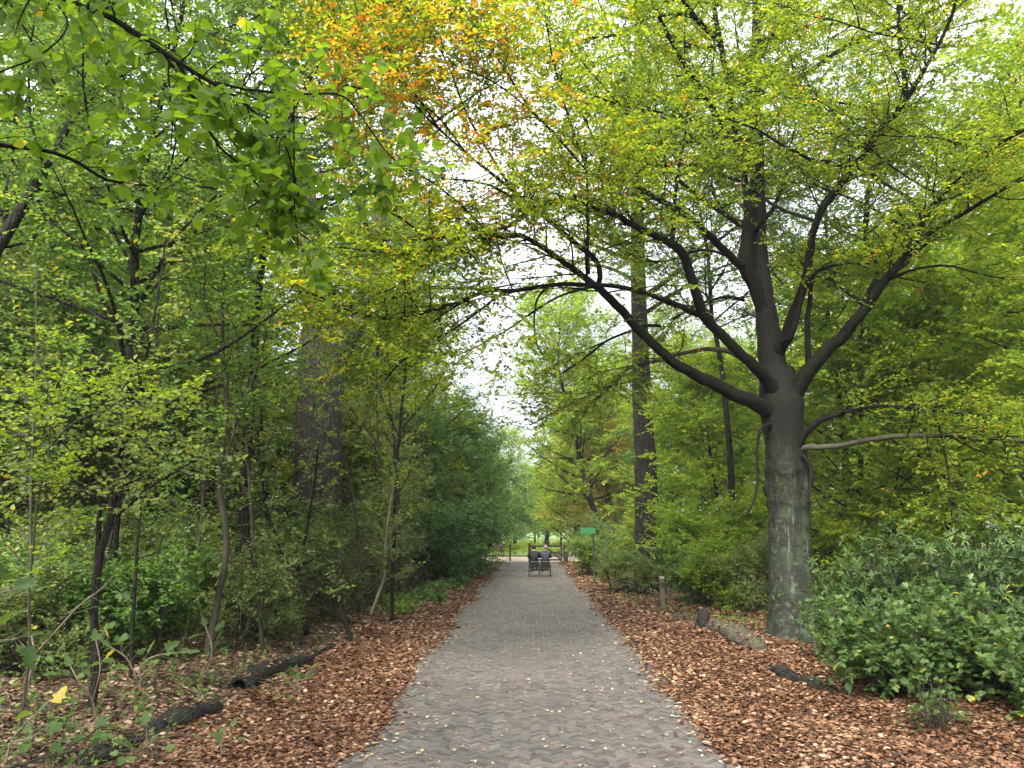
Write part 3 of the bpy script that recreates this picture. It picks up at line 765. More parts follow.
mbc = mbx
def fol(P, R, **k):
    """resample long limbs into pieces of about a metre and foliate each"""
    L = np.linalg.norm(np.diff(P, axis=0), axis=1).sum()
    a = dict(k2=max(3, int(L * k.pop('dens', 3.9))), l2=1.6, k3=9, l3=.55, nl=12, size=.076, tpl=T_ovate(.3), flat=.35,
             tilt=.42, droop=.12, tfun=None, tmean=.43, tsd=.13, clus=.12, t0=.42)
    a.update(k)
    kf = a.pop('tf', beech_t)
    a['tfun'] = (lambda O: kf(O + boff)) if kf else None
    foliate(mbc, (P - boff)[None], R[None], **a)


for n_l, (P, Rr) in enumerate(limbs):
    fol(P, Rr, **(dict(dens=2.2, t0=.4) if n_l < 2 else dict(dens=6.5, t0=.2) if id(P) in DENSE else {}))
for q_ in range(len(Pe)):
    fol(Pe[q_], np.linspace(.05, .012, 16), dens=3.6, t0=.3)
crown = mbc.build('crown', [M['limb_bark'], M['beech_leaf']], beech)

# ------------------------------------------------------------------ prototypes
def tree_proto(H_, r0, base, k1, l1, k2=7, l2=1.4, k3=5, l3=.6, nl=8, size=.12, tpl=None, bark='dark_bark', leaf='mid_leaf', up1=.05, ang1=70,
               flat=.6, tilt=.6, lean=.03, tmean=.45, top=1., droop=.2, clus=.12, stems=1, spread=.0, wig=.07, sides=9):
    tpl = tpl or T_rhomb(.32)
    tm = MB(); cm = MB()
    Ps = []
    for s in range(stems):
        a = rng.random() * 2 * pi
        O = np.array([[spread * .35 * cos(a), spread * .35 * sin(a), -.08]])
        D = np.array([[spread * cos(a) + lean * rng.standard_normal(), spread * sin(a) + lean * rng.standard_normal(), 1.]])
        P = grow(O, D, H_ * (1 if stems == 1 else .7 + .35 * rng.random()), 16, .05, wig)
        R = r0 * (1 - .85 * np.linspace(0, 1, 16) ** .9)
        R[0] *= 1.35; R[1] *= 1.05
        tubes(tm, P, R[None], sides, bumpy=.03)
        Ps.append((P, R[None]))
    for P, R in Ps:
        O, D, r, t = spawn(P, R, max(2, k1 // stems), base, 1., ang1, 10, 1.)
        a = (np.arange(len(O)) * 2.4 + rng.random(len(O)) * .8)
        el = np.radians(90 - ang1 + 10 * rng.standard_normal(len(O)))
        D = np.stack([np.cos(a) * np.cos(el), np.sin(a) * np.cos(el), np.sin(el)], -1)
        prof = np.sqrt(np.clip(1 - ((t - base) / (1 - base) * .97) ** 2, .05, 1)) * top + (1 - top)
        L = l1 * prof * (.75 + .5 * rng.random(len(O)))
        P1 = grow(O, D, L, 8, up1, .10)
        R1 = taper(np.clip(r * .5, .008, .3), 8, .2)
        tubes(tm, P1, R1, 5)
        foliate(cm, P1, R1, k2, l2, k3, l3, nl, size, tpl, flat, tilt, droop, .02, None, tmean, .15, clus, .15, sides=3)
        foliate(cm, P[:, 8:], R[:, 8:], 6, l2, k3, l3, nl, size, tpl, flat, tilt, droop, .02, None, tmean, .15, clus, .2, sides=3)
    return dict(trunk=tm.mesh('trunk', [M[bark]]), crown=cm.mesh('crown', [M['twig_bark'], M[leaf]]))


def plant(proto, name, label, cat, x, y, rz=None, sc=1., group=None, parts=('trunk', 'crown'), sink=0.):
    rz = rng.random() * 2 * pi if rz is None else rz
    root = empty(name, (x, y, float(gz(x, y)) - sink), label, cat, group, rz, sc)
    for key, pn in zip(('trunk', 'crown'), parts):
        o = bpy.data.objects.new(pn, proto[key]); C.objects.link(o); o.parent = root
    return root


PT = {}
PT['tall_a'] = tree_proto(19, .26, .2, 44, 4.8, 9, 1.8, 6, .8, 11, .20, leaf='yellow_leaf', tmean=.45)
PT['tall_b'] = tree_proto(17, .22, .12, 44, 4.6, 9, 1.8, 6, .8, 11, .20, leaf='mid_leaf', tmean=.5)
PT['tall_c'] = tree_proto(15, .2, .08, 44, 4.2, 9, 1.7, 6, .8, 11, .19, leaf='mid_leaf', tmean=.7)
PT['mid_yellow'] = tree_proto(9.5, .11, .06, 44, 3.3, 9, 1.2, 6, .55, 11, .12, tpl=T_ovate(.34), leaf='yellow_leaf', flat=.35, tilt=.5, tmean=.5)
PT['mid_yellow2'] = tree_proto(7.5, .09, .05, 40, 3.0, 9, 1.1, 6, .55, 11, .115, tpl=T_ovate(.34), leaf='yellow_leaf', flat=.35, tilt=.5, tmean=.42)
PT['mid_green'] = tree_proto(8.5, .09, .08, 40, 2.7, 8, 1.1, 6, .5, 8, .125, leaf='mid_leaf', flat=.5, tmean=.55)
PT['mid_grey'] = tree_proto(7.5, .07, .06, 40, 2.5, 8, 1.1, 5, .5, 7, .12, leaf='grey_leaf', flat=.6, tmean=.5)
PT['mid_dark'] = tree_proto(8.5, .10, .03, 46, 2.8, 9, 1.1, 6, .5, 11, .12, leaf='dark_leaf', flat=.6, tmean=.5, tilt=.7)
PT['overhead'] = tree_proto(14, .14, .3, 50, 4.4, 10, 1.5, 7, .6, 11, .085, tpl=T_ovate(.32), leaf='mid_leaf', flat=.4, tilt=.5, tmean=.55)
PT['overhead_yellow'] = tree_proto(15, .15, .3, 50, 4.6, 10, 1.5, 7, .6, 11, .085, tpl=T_ovate(.32), leaf='yellow_leaf', flat=.4, tilt=.5, tmean=.35)
PT['high_crown'] = tree_proto(16, .13, .5, 46, 4.4, 10, 1.5, 7, .6, 11, .08, tpl=T_ovate(.32), leaf='mid_leaf', flat=.4, tilt=.55, tmean=.45, bark='dark_bark')
PT['rust'] = tree_proto(9, .12, .08, 40, 2.9, 9, 1.1, 6, .5, 10, .14, leaf='rust_leaf', flat=.6, tmean=.5)
PT['shrub_grey'] = tree_proto(2.8, .022, .1, 34, 1.2, 6, .6, 5, .3, 5, .10, leaf='grey_leaf', stems=7, spread=.45, bark='twig_bark', sides=5)
PT['shrub_green'] = tree_proto(2.2, .018, .06, 36, 1., 6, .55, 5, .3, 6, .11, leaf='mid_leaf', stems=7, spread=.5, bark='twig_bark', tmean=.6, sides=5)
PT['shrub_dark'] = tree_proto(3.4, .03, .04, 42, 1.4, 7, .7, 5, .35, 8, .11, leaf='dark_leaf', stems=7, spread=.4, bark='twig_bark', sides=5)
PT['shrub_yellow'] = tree_proto(2.6, .02, .06, 36, 1.3, 6, .7, 5, .35, 7, .12, leaf='yellow_leaf', stems=6, spread=.45, bark='twig_bark', flat=.35, sides=5)
PT['shrub_bare'] = tree_proto(2.4, .014, .12, 40, 1.0, 5, .6, 3, .3, 3, .05, leaf='grey_leaf', stems=9, spread=.45, bark='pale_stem', sides=5)

def X(px, y):   # world x of a photo column at distance y
    return (px - 531) / F * y * 1.0

# ---- right side woodland
def many(rows, name, cat, group, label, parts=('trunk', 'crown')):
    for (k, px, y, sc, lb) in rows:
        plant(PT[k], name, lb or label, cat, X(px, y), y, None, sc, group, parts)

G1_ = 'yellow green trees behind the big beech'
many([
    ('mid_yellow', 860, 21, 1.0, 'bright yellow green tree just right of the big beech trunk'),
    ('mid_yellow2', 960, 19, 1.05, 'layered yellow green tree above the dark evergreen shrub'),
    ('mid_yellow', 1080, 17, 1.1, 'yellow green tree at the right edge of the view'),
    ('mid_yellow2', 730, 27, 1.0, 'low yellow green tree between the dark trunk and the beech'),
    ('mid_yellow', 700, 36, 1.1, 'yellow tree behind the gap between the two right trunks'),
    ('mid_yellow2', 900, 29, 1.2, 'yellow green tree deep behind the beech limbs on the right'),
    ('mid_yellow', 1010, 27, 1.2, 'yellow green tree far behind the low right limbs'),
    ('mid_yellow2', 800, 34, 1.2, None), ('mid_green', 690, 44, 1.1, 'green tree far behind the dark oak trunk'),
], 'understorey_tree', 'tree', G1_, 'pale yellow green tree hidden behind the beech trunk')
G2_ = 'tall forest trees on the right'
many([
    ('tall_a', 1010, 24, 1.0, 'tall tree with a dark trunk at the right edge behind the beech limbs'),
    ('tall_a', 915, 38, .9, 'tall slender tree behind the right hand beech limbs'),
    ('tall_b', 1130, 27, 1.0, 'tall green tree beyond the right edge'),
    ('tall_a', 760, 48, 1.0, 'tall tree far behind the big beech'),
    ('tall_b', 960, 44, 1.1, 'tall green tree deep in the right wood'),
    ('tall_a', 1060, 46, 1.1, 'tall yellow green tree deep in the right wood'),
    ('tall_c', 850, 55, 1.1, None), ('tall_c', 1000, 62, 1.2, None), ('tall_b', 760, 64, 1.1, None), ('tall_a', 690, 58, .8, None),
    ('tall_c', 1150, 60, 1.2, None), ('tall_b', 900, 78, 1.2, None),
], 'forest_tree', 'tree', G2_, 'distant tall tree deep in the right hand wood')

G3_ = 'trees beyond the gate'
many([
    ('tall_a', 545, 78, .75, None), ('tall_a', 515, 88, .7, None), ('tall_c', 478, 70, .72, None), ('tall_a', 606, 47, .9, 'pale yellow green tall tree behind the green sign'), ('tall_a', 572, 72, .9, 'tall pale tree far beyond the gate'),
    ('rust', 610, 50, .95, 'brownish yellow tree right of the green sign'),
    ('mid_yellow', 575, 58, 1.0, 'pale yellow tree above the wooden gate'),
    ('mid_green', 640, 47, 1.0, 'green tree behind the dark oak trunk'),
    ('rust', 590, 70, 1.1, 'rusty tree far beyond the gate'),
    ('mid_dark', 490, 66, .9, 'dark green tree beyond the crossing on the left'),
    ('mid_green', 520, 110, 1.2, None), ('mid_green', 548, 118, 1.15, None), ('tall_c', 500, 125, .75, None), ('tall_b', 575, 120, .75, None),
    ('mid_dark', 538, 135, 1.2, None), ('tall_c', 470, 110, .7, None), ('tall_c', 610, 105, .8, None),
    ('tall_c', 535, 90, .55, None), ('tall_c', 560, 84, .6, None), ('mid_dark', 515, 84, .9, None), ('mid_green', 548, 78, .75, 'green tree right behind the riders beyond the meadow'),
    ('tall_a', 640, 62, .85, None), ('tall_b', 600, 88, .85, None), ('tall_b', 660, 80, .9, None), ('rust', 580, 62, 1.15, None), ('mid_yellow', 625, 54, 1.1, 'yellow green tree left of the dark oak trunk'),
    ('mid_yellow', 512, 95, .6, 'small bright yellow tree in the clearing left of the riders'),
], 'distant_tree', 'tree', G3_, 'hazy green tree at the far side of the clearing')

# ---- left side woodland
G4_ = 'tall forest trees on the left'
many([
    ('tall_b', 40, 24, .95, 'tall leafy tree behind the saplings at the far left'),
    ('tall_c', 140, 32, 1.0, 'tall green tree standing left of the thick grey trunk'),
    ('tall_b', 240, 36, 1.0, 'tall green tree close behind the thick grey trunk'),
    ('tall_c', -60, 30, 1.0, 'tall green tree past the left edge'),
    ('tall_b', 60, 44, 1.0, None), ('tall_c', 180, 50, 1.0, None), ('tall_b', -40, 54, 1.1, None), ('tall_c', 290, 54, .95, None),
    ('tall_a', 380, 46, .85, 'tall yellow tinged tree right of the thick grey trunk'),
    ('tall_c', 420, 52, .72, 'green tree with dark stems above the dense bushes'),
    ('tall_b', 110, 66, 1.1, None), ('tall_c', 350, 68, .8, None),
    ('tall_b', -10, 17, .8, 'leafy tree close behind the left saplings'), ('tall_c', 215, 27, .95, 'green tree just left of the grey forked trunk'),
    ('tall_a', 330, 33, .9, 'yellow tinged tree behind the grey forked trunk'), ('tall_c', 90, 21, .8, 'green tree behind the forked sapling'),
    ('tall_c', 450, 62, .7, None), ('tall_b', 420, 80, .8, None),
], 'forest_tree', 'tree', G4_, 'distant tall tree deep in the left hand wood')
many([
    ('overhead', 119, 12.5, .9, 'tall leafy tree arching over the nearest left saplings'), ('overhead_yellow', 190, 22, .95, 'tall yellow green tree left of the grey forked trunk'),
    ('high_crown', 262, 14.5, .95, 'tall slim tree with a high crown above the tall sapling'),
    ('overhead', 385, 31, 1.05, 'tall leafy tree right of the grey forked trunk reaching over the road'), ('overhead_yellow', 400, 44, 1.0, 'tall yellow green tree above the dark bushes'),
], 'canopy_tree', 'tree', 'canopy trees left of the road', 'tall canopy tree')
many([
    ('overhead_yellow', 705, 40, .9, 'tall yellow green tree between the oak and the beech'), 
    ('overhead_yellow', 612, 52, 1.1, 'tall yellow green tree left of the oak'),
    ('high_crown', 720, 24, 1.05, 'tall slim tree with a high crown behind the beech leaders'), ('high_crown', 850, 23, 1.0, 'tall slim tree with a high crown right behind the beech'),
], 'canopy_tree', 'tree', 'canopy trees right of the road', 'tall canopy tree')
for (x_, y_, sc_) in ((-5.6, -4.5, 1.0), (5.8, -5.5, 1.05), (-4.8, -12, 1.15)):  # unseen trees added behind the camera to keep sun off the foreground
    plant(PT['overhead'], 'canopy_tree', 'unseen canopy tree added behind the viewpoint to shade the road', 'tree', x_, y_, None, sc_, 'added shade trees behind the viewpoint')
G5_ = 'slim trees of the left understorey'
many([
    ('mid_green', 20, 15, .85, 'slim green tree among saplings near the left edge'),
    ('mid_grey', 150, 17, .85, 'slim grey green tree behind the forked sapling'),
    ('mid_green', 232, 18, .7, 'slim green tree left of the thick grey trunk'),
    ('mid_grey', 60, 20, .95, 'grey green tree in the middle of the left understorey'),
    ('mid_green', 190, 23, .9, 'green tree behind the leaning stems'),
    ('mid_grey', -60, 14, .9, 'grey green tree at the left edge'),
    ('mid_grey', 370, 24, .75, 'grey green small tree right of the thick trunk'),
    ('mid_green', 120, 27, 1.0, None), ('mid_grey', 290, 29, .95, None), ('mid_yellow2', 330, 25, .8, 'yellow green small tree beside the thick trunk'),
    ('mid_green', -20, 26, 1.0, None),
], 'understorey_tree', 'tree', G5_, 'slim green tree deep in the left understorey')
G6_ = 'dense dark bushes left of the road'
many([
    ('mid_dark', 478, 37, .95, 'dark green tree whose boughs overhang the road before the crossing'), ('mid_dark', 415, 30, .72, 'dense dark green bushy tree overhanging the left road edge'),
    ('mid_dark', 448, 36, .8, 'dark green bushy tree reaching over the road'),
    ('mid_dark', 462, 43, .85, 'dark green bushy tree beside the crossing'),
    ('mid_grey', 440, 33, .8, 'pale grey green bushy tree among the dark roadside bushes'), ('mid_grey', 385, 27, .8, 'pale grey green bushy tree at the start of the dark bushes'),
    ('mid_green', 395, 35, .8, 'mid green bushy tree behind the dark roadside bushes'),
    ('mid_dark', 370, 40, .85, None),
], 'bushy_tree', 'tree', G6_, 'dark bushy tree behind the roadside thicket')
P_SH = ('stems', 'foliage')
many([
    ('shrub_dark', 430, 26.5, .9, 'dark shrub at the left road edge'), ('shrub_dark', 455, 31, 1.0, 'dark shrub below the overhanging trees'),
    ('shrub_dark', 468, 37, 1.0, 'farthest dark shrub before the crossing'), ('shrub_grey', 385, 23, .9, 'grey green shrub at the left verge behind the yellow plants'),
    ('shrub_grey', 355, 20, .9, 'grey green shrub above the thin brown stems'), ('shrub_green', 400, 27, 1.1, 'green shrub in the left thicket'),
    ('shrub_dark', 405, 31, 1.1, None), ('shrub_grey', 330, 24, 1.1, None),
], 'shrub', 'shrub', 'shrubs along the left verge', 'dark shrub inside the left thicket', P_SH)
many([
    ('shrub_grey', 30, 12, .8, 'loose grey green shrub behind the left saplings'), ('shrub_grey', 160, 14, .85, 'loose shrub between the two nearest saplings'),
    ('shrub_grey', 262, 15.5, .62, 'loose shrub right of the tall thin sapling'), ('shrub_green', 100, 17, 1., 'green shrub on the leafy forest floor'),
    ('shrub_grey', 200, 20, 1., None), ('shrub_grey', 300, 20, .9, None), ('shrub_green', 0, 20, 1.1, None), ('shrub_grey', 80, 25, 1.2, None),
    ('shrub_dark', 150, 30, 1.1, None), ('shrub_dark', 250, 32, 1.1, None), ('shrub_green', 20, 32, 1.3, None), ('shrub_dark', -60, 24, 1.2, None),
], 'shrub', 'shrub', 'shrubs under the left trees', 'shrub deep under the left trees', P_SH)
many([
    ('shrub_grey', 60, 10.5, .62, 'loose pale shrub between the slender and the forked sapling'), ('shrub_green', 150, 11.5, .7, 'light green shrub behind the forked sapling'),
    ('shrub_grey', 240, 13, .6, 'pale loose shrub right of the tall sapling foot'), ('shrub_grey', 285, 14.5, .6, 'pale shrub before the leaning sapling'),
    ('shrub_grey', 335, 17.5, .7, 'pale shrub by the broken stem'), ('shrub_green', -30, 11, .8, 'light green shrub at the left border'),
    ('shrub_grey', 110, 13.5, .8, None), ('shrub_yellow', 185, 15.5, .7, 'yellowish loose shrub in the left thicket'), ('shrub_grey', 10, 14.5, .9, None),
    ('shrub_green', 230, 17.5, .9, None), ('shrub_grey', 310, 21, .8, None), ('shrub_grey', 135, 19, 1., None), ('shrub_yellow', 50, 17, .8, None),
], 'shrub', 'shrub', 'loose shrubs of the left thicket', 'loose grey green shrub in the left thicket', P_SH)
many([
    ('shrub_bare', 345, 17.5, .75, 'thicket of thin brown stems beside the left verge'), ('shrub_bare', 375, 20, .75, 'thicket of bare stems by the yellow green plants'),
    ('shrub_bare', 300, 16, .7, 'bare twiggy thicket behind the log'), ('shrub_bare', 250, 18, .8, None), ('shrub_bare', 180, 17, .8, None), ('shrub_bare', 400, 23.5, .8, None),
], 'twiggy_shrub', 'shrub', 'bare twiggy thickets on the left', 'bare twiggy thicket on the forest floor', P_SH)
many([
    ('shrub_grey', 612, 25, .45, 'pale green shrub left of the wooden post'), ('shrub_grey', 638, 23, .42, 'grey green shrub below the dark oak trunk'),
    ('shrub_green', 592, 33, .75, 'green shrub near the riders on the right verge'), ('shrub_grey', 600, 38, .9, 'pale shrub below the green sign'),
    ('shrub_green', 622, 29, .5, 'green shrub beside the oak foot'), ('shrub_green', 694, 21, .6, 'yellow green bramble right of the wooden post'),
    ('shrub_yellow', 720, 19.5, .6, 'yellow green low shrub behind the mossy log'), ('shrub_grey', 745, 18.5, .62, 'loose low shrub left of the beech trunk'),
    ('shrub_yellow', 700, 25, .9, 'yellow shrub between the oak and the beech'), ('shrub_yellow', 760, 23, 1.0, 'yellow shrub behind the beech trunk'),
    ('shrub_green', 672, 27, .6, None), ('shrub_yellow', 840, 20, 1.0, 'yellow green shrub right behind the beech foot'),
    ('shrub_green', 670, 34, 1.1, None), ('shrub_yellow', 730, 31, 1.2, None), ('shrub_yellow', 800, 28, 1.2, None), ('shrub_yellow', 900, 24, 1.2, None),
    ('shrub_green', 610, 46, 1.0, None), ('shrub_yellow', 640, 42, 1.1, None),
], 'shrub', 'shrub', 'shrubs along the right verge', 'shrub in the undergrowth of the right wood', P_SH)

# ------------------------------------------------------------------ the dark oak on the right, thick grey tree on the left
def trunk_tree(name, label, base_px, trunk_pts, bark, extra=(), leafmat='mid_leaf', crown_kw=None, sides=22, n=50, flare_amt=.14, top_limbs=10, hgt=6.):
    b = np.array([*at(base_px[0], base_px[1], base_px[2])[:2], 0.]); b[2] = float(gz(b[0], b[1]))
    root = empty(name, tuple(b), label, 'tree')
    P, R = limb_from(trunk_pts, n, .008)
    mb = MB(); tubes(mb, P - b, R, sides, bumpy=.02); mb.build('trunk', [M[bark]], root)
    ls = []
    for e in extra:
        Pl, Rl = limb_from(e, 24, .012); mb = MB(); tubes(mb, Pl - b, Rl, 12, bumpy=.03); mb.build('limb', [M[bark]], root); ls.append((Pl, Rl))
    cm = MB()
    srcs = [(P[int(n * .5):], R[int(n * .5):])] + ls
    for (Ps, Rs) in srcs:
        O, D, r, t = spawn((Ps - b)[None], Rs[None], top_limbs, .3, 1., 65, 10, 1.)
        a = rng.random(len(O)) * 2 * pi
        D = np.stack([np.cos(a), np.sin(a), .35 + .3 * rng.random(len(O))], -1)
        P1 = grow(O, D, hgt * (.5 + .6 * rng.random(len(O))), 12, .0, .1)
        R1 = taper(np.clip(r * .4, .02, .1), 12, .2)
        tubes(cm, P1, R1, 6)
        kw = dict(k2=9, l2=1.7, k3=5, l3=.7, nl=8, size=.12, tpl=T_rhomb(.32), flat=.5, tilt=.5)
        kw.update(crown_kw or {})
        foliate(cm, P1, R1, **kw)
    cm.build('crown', [M['dark_bark'], M[leafmat]], root)
    return root


OD = 29.5
oak = trunk_tree('oak_tree', 'straight dark barked oak trunk with a pale ring scar right of the road', (649, 578, OD),
           [(652, 590, OD, 42), (651, 578, OD, 35), (649.5, 560, OD, 29), (648, 540, OD, 26), (646.5, 500, OD, 23), (645, 450, OD, 21), (642, 400, OD, 19), (640, 340, OD, 17), (638, 260, OD, 15), (637, 180, OD, 13), (638, 90, OD, 11), (640, 0, OD, 8)],
           'dark_bark', leafmat='yellow_leaf', crown_kw=dict(size=.115, nl=9), top_limbs=26, hgt=6.5)
sc_m = plain_mat('scar_bark', (.22, .19, .16), .9)
mb = MB(); c = at(653, 545, OD - .52)
a = np.linspace(0, 2 * pi, 33)[:-1]
ring = np.stack([c[0] + .2 * np.cos(a), np.full(32, c[1] - .03) + .10 * np.cos(a) ** 2, c[2] + .14 * np.sin(a)], -1)
ring = np.vstack([ring, ring[:2]])
tubes(mb, ring - np.array(oak.location), np.full(34, .045), 8, bumpy=.08)
o = mb.build('ring_scar', [sc_m], oak); o['label'] = 'pale oval scar ring on the bark'

GD = 22.
trunk_tree('grey_forest_tree', 'thick grey forked tree trunk rising behind the left understorey', (312, 600, GD),
           [(310, 606, GD, 66), (311, 592, GD, 58), (313, 560, GD, 52), (316, 500, GD, 48), (319, 440, GD, 46), (321, 390, GD, 46), (323, 350, GD, 50), (321, 325, GD, 38), (318, 300, GD, 32), (310, 240, GD, 28), (295, 150, GD, 24), (275, 60, GD, 21), (258, 0, GD, 18), (235, -100, GD, 13)],
           'grey_bark', extra=[[(326, 365, GD, 34), (340, 345, GD, 28), (354, 325, GD, 24), (366, 290, GD + .3, 20), (376, 240, GD + .8, 17), (385, 170, GD + 1.2, 14), (392, 80, GD + 1.6, 11), (396, 0, GD + 2, 8)]],
           leafmat='mid_leaf', crown_kw=dict(size=.11, nl=7), top_limbs=13)

# ------------------------------------------------------------------ traced saplings on the left
def sapling(name, label, base, stems, leaf, bark='twig_bark', size=.085, tpl=None, k2=10, l2=.8, k3=4, l3=.35, nl=5, group=None, flat=.45, tmean=.5, tilt=.5, t0=.35, dens=None, cat='sapling'):
    b = ground_at(*base)
    root = empty(name, tuple(b), label, cat, group)
    sm = MB(); fm = MB()
    for s in stems:
        P, R = limb_from(s, 20, .012); R = R * .78
        tubes(sm, P - b, R, 7, bumpy=.05)
        L = np.linalg.norm(np.diff(P, axis=0), axis=1).sum()
        foliate(fm, (P - b)[None], R[None], max(3, int(L * (dens or 2.6) * 1.8)), l2, k3 + 1, l3, nl + 2, size, tpl or T_ovate(.33), flat, tilt, .15, .03,
                None, tmean, .14, .12, t0, sides=4, minr=.0025, twig_r=.003)
    sm.build('trunk', [M[bark]], root); fm.build('crown', [M[bark], M[leaf]], root)
    return root


d = 8.9
sapling('forked_sapling', 'dark forked sapling nearest the charred logs on the left', (93, 706),
        [[(91, 712, d, 12), (96, 665, d, 11), (93, 620, d, 10), (97, 570, d, 10), (108, 525, d, 10), (115, 500, d, 9), (113, 485, d, 8), (118, 462, d, 8), (125, 440, d, 8), (131, 428, d, 7), (138, 390, d, 5), (150, 340, d, 4), (160, 280, d, 3), (168, 220, d, 2)],
         [(97, 560, d, 7), (99, 520, d, 6), (99, 505, d, 5), (85, 488, d - .1, 4), (62, 474, d - .3, 3), (40, 468, d - .5, 2)],
         [(114, 500, d, 6), (105, 480, d, 4), (97, 472, d, 3.5), (83, 462, d - .3, 3), (60, 440, d - .6, 2)],
         [(118, 515, d, 4), (135, 500, d - .2, 3.5), (142, 492, d - .3, 3), (165, 478, d - .6, 2.5), (200, 457, d - 1, 2)],
         [(131, 430, d, 4), (146, 428, d + .2, 3.5), (158, 420, d + .5, 3), (185, 400, d + .9, 2)]],
        'grey_leaf', bark='dark_bark', size=.075, nl=5, dens=2.4)
d = 11.9
sapling('tall_sapling', 'tall thin grey sapling left of the two charred logs', (208, 660),
        [[(207, 664, d, 12), (213, 625, d, 9.5), (219, 592, d, 8), (226, 558, d, 8), (225, 520, d, 8), (218, 480, d, 9), (223, 445, d, 6), (227, 415, d, 6), (226, 380, d, 5.5), (222, 345, d, 5), (223, 310, d, 4), (217, 280, d, 3.5), (205, 240, d, 3), (198, 190, d, 2.5)],
         [(222, 470, d, 5), (232, 440, d, 4), (237, 420, d, 4), (248, 392, d, 3), (262, 350, d, 2.5), (275, 300, d, 2)],
         [(224, 350, d, 4), (213, 325, d - .2, 3), (205, 300, d - .4, 2.4), (205, 265, d - .6, 2)],
         [(218, 490, d, 4), (195, 478, d - .4, 3), (165, 465, d - .8, 2.5), (140, 455, d - 1.2, 2)]],
        'mid_leaf', bark='twig_bark', size=.075, nl=5, dens=2.2, tmean=.55, t0=.3)
d = 7.9
sapling('slender_sapling', 'slender whip thin sapling with spreading yellow green top at the left edge', (20, 735),
        [[(18, 742, d, 3.4), (29, 660, d, 3.4), (29, 600, d, 3), (33, 545, d, 2.8), (38, 500, d, 2.6), (46, 465, d, 2.4), (50, 440, d, 2), (50, 400, d, 1.6), (40, 340, d, 1)],
         [(48, 450, d, 2), (70, 425, d - .2, 1.8), (100, 412, d - .4, 1.5), (140, 405, d - .6, 1), (175, 402, d - .8, .8)], [(46, 465, d, 2), (25, 440, d - .2, 1.6), (0, 425, d - .3, 1.4), (-40, 415, d - .4, 1)],
         [(49, 430, d, 2), (75, 400, d + .3, 1.6), (110, 380, d + .6, 1.2), (140, 372, d + .8, 1)], [(49, 420, d, 1.6), (20, 395, d + .3, 1.4), (-20, 380, d + .5, 1)]],
        'yellow_leaf', bark='twig_bark', size=.065, nl=5, tmean=.42, l2=.6, dens=3.4, t0=.3, flat=.25, k3=3)
d = 14.6
sapling('leaning_sapling', 'dark leaning sapling behind the far log', (306, 633),
        [[(308, 635, d, 9), (300, 610, d, 7), (293, 580, d, 6), (285, 560, d, 5), (270, 520, d, 4), (262, 480, d, 3), (258, 430, d, 2.4)],
         [(301, 612, d, 5), (303, 590, d, 4.5), (299, 572, d, 4), (304, 545, d, 3.5), (312, 500, d, 3), (318, 450, d, 2.4)]],
        'grey_leaf', bark='dark_bark', dens=2.4)
d = 13.6
sapling('broken_sapling', 'short broken dark stem leaning by the end of the log', (350, 639),
        [[(351, 641, d, 6), (344, 618, d, 5), (337, 600, d, 5), (331, 588, d, 4)]], 'grey_leaf', bark='dark_bark', dens=1.2, t0=.7, nl=3, l2=.4)
d = 16.5
sapling('straight_sapling', 'straight dark stem between the tall sapling and the leaning one', (241, 623),
        [[(241, 626, d, 8), (241, 590, d, 6), (239, 560, d, 6), (240, 530, d, 5), (236, 480, d, 4), (240, 420, d, 3)],
         [(240, 560, d, 4), (255, 545, d, 3.5), (268, 535, d, 3), (290, 515, d, 2)]],
        'mid_leaf', bark='dark_bark', dens=2.2)
d = 16.
sapling('bowed_sapling', 'pale bowed stem beside the left verge', (371, 612),
        [[(371, 614, d, 4), (378, 595, d, 4), (384, 578, d, 3.4), (384, 560, d, 3), (388, 520, d, 2.4), (394, 480, d, 2)]],
        'grey_leaf', bark='pale_stem', dens=3.)
d = 19
sapling('thin_dark_sapling', 'thin dark stem deep in the left wood beside the forked sapling', (160, 608),
        [[(160, 612, d, 5), (158, 580, d, 5), (150, 540, d, 4), (147, 500, d, 4), (142, 450, d, 3.5), (150, 400, d, 3), (148, 340, d, 2.5), (130, 290, d, 2)],
         [(147, 500, d, 3), (165, 470, d, 3), (172, 440, d, 2.5), (160, 400, d, 2)]],
        'mid_leaf', bark='dark_bark', dens=2.)

